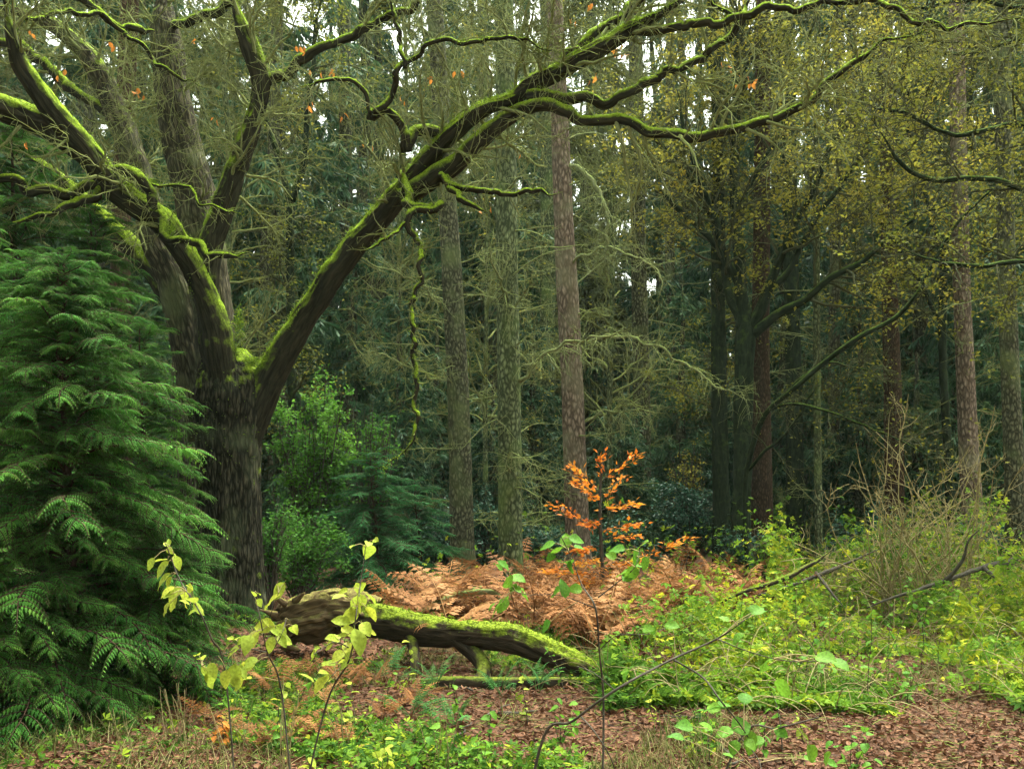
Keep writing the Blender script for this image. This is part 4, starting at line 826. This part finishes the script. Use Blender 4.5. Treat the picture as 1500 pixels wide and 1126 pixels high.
# ------------------------------------------------------------------ orange beech sapling
b0 = at(882, 880, 12.4); b0[2] = float(gz(b0[0], b0[1]))
sap = thing('beech_sapling', b0, 'small beech sapling with tiers of bright orange leaves', 'tree')
p, r = px_path([(884, 905, 12.4, 7), (882, 830, 12.4, 6), (879, 760, 12.4, 5), (880, 700, 12.4, 4), (886, 655, 12.4, 2)], .05)
V, F, bc, _ = tubes(p[None], r[None], 8); Buf().add(V, F, .5, bc).build('trunk', MB['stick'], sap)
for (x0, y0, x1, y1, dd, n) in [(880, 725, 838, 684, .2, 60), (882, 705, 932, 668, -.2, 46), (880, 735, 845, 708, -.4, 60), (879, 775, 815, 742, -.3, 70), (881, 735, 912, 700, .25, 30), (880, 792, 930, 784, -.4, 34), (881, 748, 932, 738, -.2, 60), (879, 765, 856, 768, -.5, 50), (880, 778, 940, 768, .2, 60), (878, 800, 838, 808, .2, 60), (878, 820, 848, 826, -.5, 60), (878, 840, 802, 836, .1, 80), (884, 850, 850, 852, -.6, 50), (884, 845, 1008, 788, -.3, 80), (884, 830, 920, 826, .4, 34), (880, 700, 880, 668, -.2, 26)]:
    a = at(x0, y0, 12.4); e = at(x1, y1, 12.4 + dd); t = np.linspace(0, 1, 8)[:, None]
    P = a + (e - a) * t; P[:, 2] += .04 * np.sin(t[:, 0] * math.pi) ; V, F, bc, _ = tubes(P[None], np.linspace(.006, .002, 8)[None], 4)
    q = Buf().add(V, F, .5, bc, 1)
    n = int(n * 1.05); i = rng.random(n) ** .75; pos = a + (e - a) * i[:, None]; ln_ = np.linalg.norm(e - a)
    X = nrm((e - a) / ln_ + rng.normal(size=(n, 3)) * np.array([.6, .9, .25])); pos = pos + X * rng.uniform(0, .09, (n, 1)) + rng.normal(size=(n, 3)) * np.array([.03, .03, .012])
    V, F = place(*LEAF6, pos, X, rand_unit(n, .4, 1.6), rng.uniform(.06, .095, n)); q.add(V, F, np.repeat(np.clip(rng.normal(.3 + .4 * rng.random(), .2, n), 0, 1), 5), None, 0)
    q.build('leaf_spray', [ML['orange'], MB['stick']], sap)

# ------------------------------------------------------------------ bare thicket on the right
for k, (x, d, h, n, lb) in enumerate([(1215, 12.8, 1.0, 7, 'low bare twiggy shrub at the left end of the thicket'), (1305, 12.2, 2.2, 14, 'bare tan-stemmed shrub in the middle of the thicket'), (1365, 12.0, 2.6, 16, 'tall bare shrub with tangled tan stems and a few yellow leaves'), (1430, 12.4, 2.3, 14, 'bare shrub at the right end of the thicket with small yellow leaves'), (1500, 12.0, 1.6, 10, 'bare shrub cut by the right edge of the picture')]):
    X = (x - 750) / FPX * d; o = thing('bare_shrub', (X, d, float(gz(X, d))), lb, 'shrub', 'bare shrubs of the thicket')
    P = np.empty((n, 12, 3)); q = np.array([X, d, 0.]) + rng.normal(size=(n, 3)) * np.array([.16, .16, 0]); dr = nrm(rng.normal(size=(n, 3)) * np.array([.38, .35, .1]) + np.array([0, 0, 1.])); P[:, 0] = q
    hh = h * rng.uniform(.6, 1.15, n)
    for j in range(11):
        dr = nrm(dr + rng.normal(size=(n, 3)) * .17 + np.array([0, 0, .02])); q = q + dr * (hh / 11)[:, None]; P[:, j + 1] = q
    Rr = np.linspace(.012, .004, 12)[None] * np.ones((n, 1))
    for j in range(n):
        V, F, bc, _ = tubes(P[j:j + 1], Rr[j:j + 1], 5); Buf().add(V, F, .5, bc).build('stem', MB['tan'], o)
    B2, R2 = spawn(P, Rr, n * 8, (.15, 1), (.3, .9), (30, 75), 6, .2, .02, .6, .005, .007); B3, R3 = spawn(B2, R2, n * 14, (.1, 1), (.12, .4), (30, 75), 4, .25, 0, .6, .003, .004)
    t = Buf(); V, F, bc, _ = tubes(B2, R2, 3); t.add(V, F, .5, bc); V, F, bc, _ = tubes(B3, R3, 3); t.add(V, F, .5, bc); t.build('twigs', MB['tan'], o, kind='stuff')
    if k > 1:
        lf = Buf(); leafy(lf, B3, 120, (.05, .085), spread=.03); lf.build('leaves', ML['yellow'], o, kind='stuff')

# ------------------------------------------------------------------ undergrowth and litter
def scatter(n, d0, d1, x0=-60, x1=1560, pw=1.0):
    d = d0 + (d1 - d0) * rng.random(n) ** pw; x = rng.uniform(x0, x1, n); return x, d, (x - 750) / FPX * d
# leaf litter
x, d, X = scatter(58000, 5.2, 12, pw=1.5)
pos = np.stack((X, d, gz(X, d) + rng.uniform(.002, .03, len(X))), -1)
V, F = place(np.array([[0, 0, 0], [.35, .24, .07], [1, 0, .05], [.4, -.26, .05], [.5, 0, -.02]]), LEAF6[1], pos, rand_unit(len(X), .25), rand_unit(len(X), .5, 1.5), rng.uniform(.14, .27, len(X)) ** 2)
o = Buf().add(V, F, np.repeat(np.clip(rng.beta(2, 2.2, len(X)), 0, 1), 5)).build('fallen_leaves', ML['litter'], smooth=False); tag(o, 'brown fallen leaves carpeting the path and the clearing floor', 'leaf litter', kind='stuff')
n = 2600; x, d, X = scatter(n, 5.2, 9.5, pw=1.3); a_ = rng.random(n) * 6.28; L = rng.uniform(.03, .16, n)
P = np.stack((X, d, gz(X, d) + rng.uniform(.01, .035, n)), -1)[:, None] + np.linspace(-.5, .5, 4)[None, :, None] * (L[:, None] * np.stack((np.cos(a_), np.sin(a_), rng.normal(size=n) * .12), -1))[:, None] + rng.normal(size=(n, 4, 3)) * .004
V, F, bc, _ = tubes(P, np.full((n, 4), .0028), 3); o = Buf().add(V, F, .5, bc).build('twig_litter', MB['twig']); tag(o, 'bits of broken twig strewn over the fallen leaves', 'twig litter', kind='stuff')
# brambles
x, d, X = scatter(120000, 7.0, 16.5, 360, 1600, 1.1)
row = HOR + FPX * EYE / d
edge = 1046 - 14 * np.sin(x / 70.) - np.where(x < 1000, (1000 - x) * .34, 0) + np.where(x > 1250, -(x - 1250) * .06, 0)
right = (x > 880) | ((d > 9.9) & (x > 560) & (rng.random(len(x)) > .72)) & (row < edge)
pn = np.stack((X, d, X * 0), -1)
dens = fbm(pn * .9, 3, 61)
ok = right & (dens + rng.random(len(X)) * .3 > .62) & ~((x < 1125) & (d > 9.3 + (x - 900) * .006) & (rng.random(len(X)) > .13))
x, d, X, dens = x[ok], d[ok], X[ok], dens[ok]; pn = pn[ok]
hmax = .06 + 2.0 * np.clip(fbm(pn * 1.5, 3, 71) - .36, 0, 1) * np.clip((d - 6.9) / 1.6, .15, 1) * np.clip(.8 + (d - 9) * .18, .8, 1.7)
z = gz(X, d) + hmax * rng.random(len(X)) ** .55
TRI = (np.array([[0, 0, 0], [.3, .13, .03], [.62, 0, -.02], [.3, -.13, .03], [.08, .12, .02], [.2, .36, 0], [.42, .30, -.03], [.08, -.12, .02], [.2, -.36, 0], [.42, -.30, -.03]]) * 1.6, [np.array([[0, 3, 2, 1]]), np.array([[0, 6, 5], [0, 5, 4], [0, 8, 9], [0, 7, 8]])])
n = len(X); print('bramble leaves', n)
V, F = place(*TRI, np.stack((X, d, z), -1), rand_unit(n, .4, -.15), rand_unit(n, .6, 1.3), rng.uniform(.035, .105, n) * .9)
rv = np.clip(.0 + 1.05 * fbm(pn * 1.6, 3, 81) * (.55 + .6 * rng.random(n)) + .36 * (rng.random(n) > .82) + .04, 0, 1)
b = Buf().add(V, F, np.repeat(rv, 10), None, 0)
i = rng.choice(n, 900); k0 = np.stack((X[i], d[i], gz(X[i], d[i])), -1); dr = nrm(rng.normal(size=(900, 3)) * np.array([.8, .6, .2]) + np.array([0, 0, 1.1])); P = np.empty((900, 9, 3)); P[:, 0] = k0
for j in range(8):
    dr = nrm(dr + np.array([0, 0, -.22]) + rng.normal(size=dr.shape) * .06); k0 = k0 + dr * rng.uniform(.05, .13, (900, 1)); P[:, j + 1] = k0
V, F, bc, _ = tubes(P, np.linspace(.005, .002, 9)[None] * np.ones((900, 1)), 3); b.add(V, F, .5, bc, 1)
o = b.build('bramble_undergrowth', [ML['bramble'], MB['tan']]); tag(o, 'tangled yellow-green bramble undergrowth covering the ground at right', 'undergrowth', kind='stuff')
# low mixed weeds on the left and along the foot of the log
x, d, X = scatter(38000, 5.2, 11.5, -40, 1050, 1.0)
pn = np.stack((X, d, X * 0), -1); dens = fbm(pn * 1.3, 3, 101)
row = HOR + FPX * EYE / d
wgt = np.where(x < 640, .09, .055) - np.where((x > 640) & (row > 1005), .03, 0) + np.where((row > 1080), .05, 0)
ok = (dens + wgt + rng.random(len(X)) * .12 > .62) & ((x > 330) | (rng.random(len(X)) > .85))
x, d, X, pn = x[ok], d[ok], X[ok], pn[ok]; n = len(X); print('weeds', n)
z = gz(X, d) + .02 + .20 * rng.random(n) * fbm(pn * 2, 2, 5)
V, F = place(*TRI, np.stack((X, d, z), -1), rand_unit(n, .4), rand_unit(n, .6, 1.3), rng.uniform(.03, .065, n))
o = Buf().add(V, F, np.repeat(np.clip(rng.normal(.33, .27, n), 0, 1), 10)).build('weeds', ML['bramble']); tag(o, 'low green weeds and seedlings in the litter before the log', 'weeds', kind='stuff')
# grass
x, d, X = scatter(14000, 5.0, 9.5, -40, 1540, 1.4); pn = np.stack((X, d, X * 0), -1)
ok = (fbm(pn * 1.1, 2, 131) + np.where((x > 330) & (x < 640), .10, 0) > .64) | ((x > 150) & (x < 420) & (d < 6.2) & (rng.random(len(x)) > .5)); x, d, X = x[ok], d[ok], X[ok]; n = len(X)
L = rng.uniform(.08, .22, n); dr = nrm(rng.normal(size=(n, 3)) * np.array([.4, .4, .1]) + np.array([0, 0, 1.])); P = np.empty((n, 5, 3)); q = np.stack((X, d, gz(X, d)), -1); P[:, 0] = q
for j in range(4):
    dr = nrm(dr + np.array([0, 0, -.16]) + rng.normal(size=(n, 3)) * .05); q = q + dr * (L / 4)[:, None]; P[:, j + 1] = q
V, F, bc, _ = tubes(P, np.linspace(.0035, .001, 5)[None] * np.ones((n, 1)), 3)
o = Buf().add(V, F, np.repeat(rng.random(n), 15), bc).build('grass', ML['grass']); tag(o, 'short grass and dry blades along the front of the clearing', 'grass', kind='stuff')
for (xa, da, hh, nn, lb) in [(262, 6.0, .42, 14, 'tuft of tall dry straw stalks beside the edge cedar'), (190, 5.6, .40, 5, 'single bent dry stalk with a pale seed head before the edge cedar'), (420, 5.4, .62, 7, 'dry straw stalks rising in front of the low bracken'), (340, 5.5, .45, 6, 'thin dry grass stalks beside the orange seedling'), (935, 5.2, .30, 6, 'short dry stalks in the leaf litter at the front'), (640, 5.4, .45, 6, 'dry stalks at the front between the green seedlings'), (1020, 5.6, .4, 5, 'dry stalks at the front below the slanting cane'), (500, 5.9, .5, 7, 'dry stalks in the low bracken left of the path'), (1390, 6.6, .5, 2, 'two long pale straws leaning over the leaf-strewn path')]:
    X = (xa - 750) / FPX * da; o = thing('dry_grass_tuft', (X, da, float(gz(X, da))), lb, 'grass tuft')
    for j in range(nn):
        q = np.array([X + random.uniform(-.06, .06), da + random.uniform(-.06, .06), float(gz(X, da)) - .01]); dr = nrm(np.array([random.uniform(-.25, .25), random.uniform(-.25, .25), 1.])); P = [q]
        for _ in range(8):
            dr = nrm(dr + rng.normal(size=3) * .06); q = q + dr * hh * random.uniform(.09, .14); P.append(q)
        V, F, bc, _ = tubes(np.array(P)[None], np.linspace(.003, .0012, 9)[None], 4); Buf().add(V, F, .5, bc).build('stalk', MB['tan'], o)
# sticks on the floor
for k in range(16):
    x = random.uniform(420, 1300); d = random.uniform(5.6, 8.0); X = (x - 750) / FPX * d; a = random.uniform(0, 3.1); L = random.uniform(.15, .45)
    P = np.array([[X + math.cos(a) * L * (t - .5), d + math.sin(a) * L * (t - .5), 0] for t in np.linspace(0, 1, 7)]) + rng.normal(size=(7, 3)) * .012; P[:, 2] = gz(P[:, 0], P[:, 1]) + .03
    V, F, bc, _ = tubes(P[None], np.linspace(.009, .004, 7)[None], 6, cap=True); o = Buf().add(V, F, .5, bc).build('stick', MB['stick']); tag(o, 'short dark stick lying on the leaf litter of the path', 'stick', 'sticks on the path')

# ------------------------------------------------------------------ saplings with large leaves in front
LV = {'big': [Buf().add(*ovate(.33, 7, .25, .15, .05, k)).mesh('leaf', ML['big']) for k in range(4)], 'biggreen': [Buf().add(*ovate(.40, 7, .2, .12, .06, k + 7)).mesh('leaf', ML['biggreen']) for k in range(4)]}
def sapling(name, label, stems, leaves, kind, depth, cat='sapling', smat='stick', dz=.18, leafsc=1.0):
    b = at(stems[0][0][0], 1100, depth); b[2] = float(gz(b[0], b[1])); o = thing(name, b, label, cat)
    SP = []
    for k, st in enumerate(stems):
        if k == 0:
            st = [(st[0][0], HOR + FPX * EYE / depth + 8, st[0][2])] + [q for q in st[1:]]
        p, r = px_path([(x, y, depth + .12 * math.sin(i * 1.7 + k), wd) for i, (x, y, wd) in enumerate(st)], .03); r = r * (.55 if depth > 4 else .5)
        V, F, bc, _ = tubes(p[None], r[None], 7, limb_disp(.1, 0, 0)); Buf().add(V, F, .5, bc).build('stem' if k == 0 else 'side_stem', MB[smat], o); SP.append(p)
    SP = np.concatenate(SP)
    leaves = leaves + [(x + random.uniform(-13, 13), y + random.uniform(-11, 13), s_ * random.uniform(.5, .85)) for x, y, s_ in leaves if random.random() < .65]
    for i, (x, y, s_) in enumerate(leaves):
        c = at(x, y, depth + random.uniform(-dz, dz)); L = s_ / FPX * depth * 1.05 * leafsc
        j = np.argmin(((SP - c) ** 2).sum(1)); v = c - SP[j]; v[2] -= .35 * L; v = v + rng.normal(size=3) * .3 * L; v = nrm(v)
        # leaf hangs from the twig side, facing up and a little to the viewer
        X = Vector(v); Z = Vector((random.uniform(-.5, .5), random.uniform(-1.1, .1), random.uniform(.4, 1.2))); Y = Z.cross(X).normalized(); Z = X.cross(Y)
        M = Matrix((X, Y, Z)).transposed().to_4x4(); e = M.to_euler()
        base = c - v * L * .5
        put('leaf', LV[kind][i % 4], o, base - np.array(o['o_']), e, L)
        # a leaf stalk back to its stem
        if np.linalg.norm(SP[j] - base) > .015 and np.linalg.norm(SP[j] - base) < .5:
            P = np.array([SP[j], (SP[j] + base) / 2 + np.array([0, 0, .01]), base]); V, F, bc, _ = tubes(P[None], np.array([[.0022, .0018, .0015]]), 4); Buf().add(V, F, .5, bc).build('leaf_stalk', MB['tan'], o)
    return o
sapling('sallow_sapling', 'leaning sapling shoot with pale green leaves in front of the cedar', [[(350, 1090, 5), (330, 985, 5), (310, 935, 5), (291, 893, 4), (264, 850, 4), (250, 815, 3), (242, 795, 2)]], [(231, 820, 26), (249, 806, 14), (236, 834, 28), (237, 851, 30), (244, 866, 22), (252, 884, 26), (277, 860, 20), (260, 824, 22), (280, 876, 26), (291, 892, 22), (256, 868, 22), (270, 872, 20), (243, 796, 12)], 'big', 4.7)
sapling('sallow_sapling', 'cluster of pale green leaves on thin stems before the oak foot', [[(432, 1100, 5), (412, 1010, 5), (392, 955, 4), (380, 900, 3), (372, 868, 2)], [(392, 955, 4), (360, 950, 3), (320, 960, 2), (296, 975, 2)], [(386, 930, 3), (400, 890, 2), (408, 868, 2)], [(395, 960, 3), (412, 930, 2), (420, 905, 2)]], [(372, 868, 14), (396, 880, 30), (408, 866, 26), (380, 882, 16), (384, 916, 34), (404, 925, 18), (420, 937, 26), (414, 922, 20), (362, 944, 28), (344, 934, 22), (339, 955, 26), (294, 962, 22), (300, 986, 24), (312, 982, 22), (343, 990, 30), (356, 984, 22), (396, 945, 22), (372, 936, 24), (330, 995, 24), (308, 995, 22), (430, 920, 22), (366, 970, 22), (350, 1000, 24)], 'big', 4.9)
sapling('sallow_sapling', 'sapling with drooping pale green leaves in front of the broken log end', [[(430, 1120, 6), (478, 1032, 5), (512, 965, 5), (521, 905, 4), (528, 855, 3), (536, 800, 2)], [(515, 950, 4), (490, 940, 3), (460, 958, 2)], [(512, 965, 3), (490, 985, 2), (470, 1010, 2)]], [(540, 806, 30), (516, 799, 14), (540, 795, 18), (527, 860, 28), (498, 872, 26), (545, 876, 26), (521, 884, 24), (513, 905, 34), (526, 940, 36), (545, 898, 24), (498, 908, 26), (487, 934, 24), (480, 946, 22), (494, 930, 24), (510, 950, 24), (460, 956, 20), (476, 984, 24), (468, 1002, 26), (505, 972, 22), (512, 925, 26), (536, 920, 26), (480, 970, 24), (450, 990, 22), (530, 880, 24), (495, 960, 22)], 'big', 4.6)
sapling('hazel_sapling', 'thin upright sapling with a few green leaves in front of the orange beech', [[(882, 1120, 6), (884, 1030, 6), (878, 955, 5), (872, 890, 5), (852, 856, 4), (838, 818, 3), (822, 786, 2)], [(876, 875, 4), (905, 852, 3), (930, 830, 2), (938, 800, 2)], [(872, 890, 3), (820, 872, 2), (760, 868, 2), (742, 840, 2)], [(880, 950, 3), (905, 930, 2), (950, 928, 2), (985, 915, 2)], [(838, 818, 2), (812, 812, 2)]], [(815, 806, 26), (829, 790, 24), (846, 790, 22), (800, 799, 24), (830, 822, 28), (744, 850, 26), (738, 826, 20), (760, 846, 22), (735, 888, 24), (812, 868, 24), (930, 818, 32), (940, 797, 22), (924, 842, 26), (902, 804, 24), (826, 860, 26), (798, 918, 24), (770, 870, 22), (726, 892, 22), (842, 862, 20), (912, 838, 24), (944, 826, 22), (756, 862, 20), (985, 915, 20), (950, 920, 18)], 'biggreen', 5.0, dz=.12)
sapling('hazel_branch', 'dark slanting bare cane with a few big green leaves crossing the front of the path', [[(738, 1140, 9), (790, 1098, 9), (840, 1055, 8), (905, 1008, 8), (985, 965, 7), (1045, 938, 6), (1080, 916, 3), (1100, 900, 2)], [(985, 965, 6), (1030, 992, 5), (1055, 1025, 5), (1085, 1062, 4), (1108, 1100, 3)], [(850, 1048, 5), (870, 1070, 4), (895, 1110, 4), (905, 1150, 3)], [(1050, 935, 4), (1100, 955, 3), (1160, 968, 3), (1225, 965, 2)], [(900, 1010, 4), (870, 985, 3), (845, 975, 2)]], [(1146, 1010, 44), (1092, 1020, 34), (1046, 1036, 40), (1088, 1062, 46), (1100, 1085, 34), (1110, 892, 34), (1080, 934, 24), (1210, 962, 36), (1232, 972, 34), (1120, 972, 34), (918, 985, 36), (1062, 1030, 30), (1060, 905, 20)], 'biggreen', 3.3, 'branch', leafsc=.78)
sapling('hazel_sapling', 'low branch of yellow and green leaves at the front, right of centre', [[(1010, 1125, 6), (1085, 1080, 6), (1140, 1066, 5), (1200, 1050, 4)], [(1085, 1080, 4), (1110, 1110, 3), (1118, 1140, 3)]], [(1002, 1062, 26), (990, 1078, 24), (1060, 1072, 26), (1035, 1062, 22), (1100, 1092, 26), (1190, 1105, 28), (1212, 1112, 26), (1145, 1072, 20), (1075, 1095, 22)], 'biggreen', 4.2)
for k, (x, d, lb, kd) in enumerate([(632, 4.9, 'seedling with feathery green leaves at the bottom, left of centre', 'biggreen'), (690, 5.4, 'green seedling in the leaf litter below the mossy pole', 'biggreen'), (820, 6.2, 'upright green seedling standing against the mossy pole', 'biggreen'), (1250, 5.3, 'green seedling at the edge of the leaf-strewn path', 'biggreen'), (1330, 7.4, 'bushy yellow-green seedling at the corner of the brambles', 'biggreen'), (560, 5.2, 'yellow-green seedling in front of the low bracken', 'big'), (520, 6.4, 'yellow seedling in the grass left of the path', 'big'), (450, 5.0, 'pale seedling by the dry straw at the bottom', 'big'), (330, 6.0, 'seedling with orange leaves beside the edge cedar', 'orange')]):
    X = (x - 750) / FPX * d; o = thing('seedling', (X, d, float(gz(X, d))), lb, 'seedling')
    for j in range(5):
        q = np.array([X, d, float(gz(X, d))]); dr = nrm(np.array([random.uniform(-.5, .5), random.uniform(-.5, .5), 1.])); P = [q]; L = random.uniform(.14, .34)
        for _ in range(6):
            dr = nrm(dr + rng.normal(size=3) * .12); q = q + dr * L / 6; P.append(q)
        V, F, bc, _ = tubes(np.array(P)[None], np.linspace(.003, .0012, 7)[None], 4); Buf().add(V, F, .5, bc).build('stem', MB['stick'], o)
        for i in range(6):
            c = P[1 + i] if i < 6 else P[-1]; me = OVAL[i % 3] if kd == 'orange' else LV[kd][(i + j) % 4]
            put('leaf', me, o, np.array(c) - np.array(o['o_']), (random.uniform(-.5, .5), random.uniform(-.3, .7), i * 2.4 + j), random.uniform(.035, .065))

for k in range(46):
    x = random.uniform(240, 1180) if k < 22 else random.uniform(930, 1490); d = random.uniform(5.3, 7.9) if k < 22 else random.uniform(7.2, 10.5); X = (x - 750) / FPX * d; g0 = float(gz(X, d))
    o = thing('seedling', (X, d, g0), ('small green seedling sprouting from the litter before the log' if k < 22 else 'taller green seedling standing up out of the brambles'), 'seedling', 'scattered seedlings')
    q = np.array([X, d, g0]); dr = nrm(np.array([random.uniform(-.3, .3), random.uniform(-.3, .3), 1.])); P = [q]; L = random.uniform(.15, .5) if k < 22 else random.uniform(.4, .9)
    for _ in range(8):
        dr = nrm(dr + rng.normal(size=3) * .14); q = q + dr * L / 8; P.append(q)
    V, F, bc, _ = tubes(np.array(P)[None], np.linspace(.004, .0015, 9)[None], 4); Buf().add(V, F, .5, bc).build('stem', MB['stick'], o)
    for i in range(9):
        c = P[2 + i % 7]; put('leaf', LV['biggreen' if k % 3 else 'big'][(i + k) % 4], o, np.array(c) - np.array(o['o_']), (random.uniform(-.6, .6), random.uniform(-.3, .9), i * 2.4 + k), random.uniform(.03, .07))

# ------------------------------------------------------------------ damp air between the trunks
hz = bpy.data.objects.new('haze', bpy.data.meshes.new('haze')); COL.objects.link(hz)
x0, x1, y0, y1, z0, z1 = -130, 130, -105, 126, -1.3, 34
hz.data.from_pydata([(x0, y0, z0), (x1, y0, z0), (x1, y1, z0), (x0, y1, z0), (x0, y0, z1), (x1, y0, z1), (x1, y1, z1), (x0, y1, z1)], [], [(3, 2, 1, 0), (4, 5, 6, 7), (0, 1, 5, 4), (1, 2, 6, 5), (2, 3, 7, 6), (3, 0, 4, 7)])
m, t, nd, lk = _new('haze'); out = nd.new('ShaderNodeOutputMaterial'); pv = nd.new('ShaderNodeVolumePrincipled')
pv.inputs['Color'].default_value = (.72, .96, .84, 1); pv.inputs['Density'].default_value = .00032; lk.new(pv.outputs[0], out.inputs['Volume'])
hz.data.materials.append(m); tag(hz, 'thin damp haze hanging in the air of the wood', 'haze', kind='stuff')
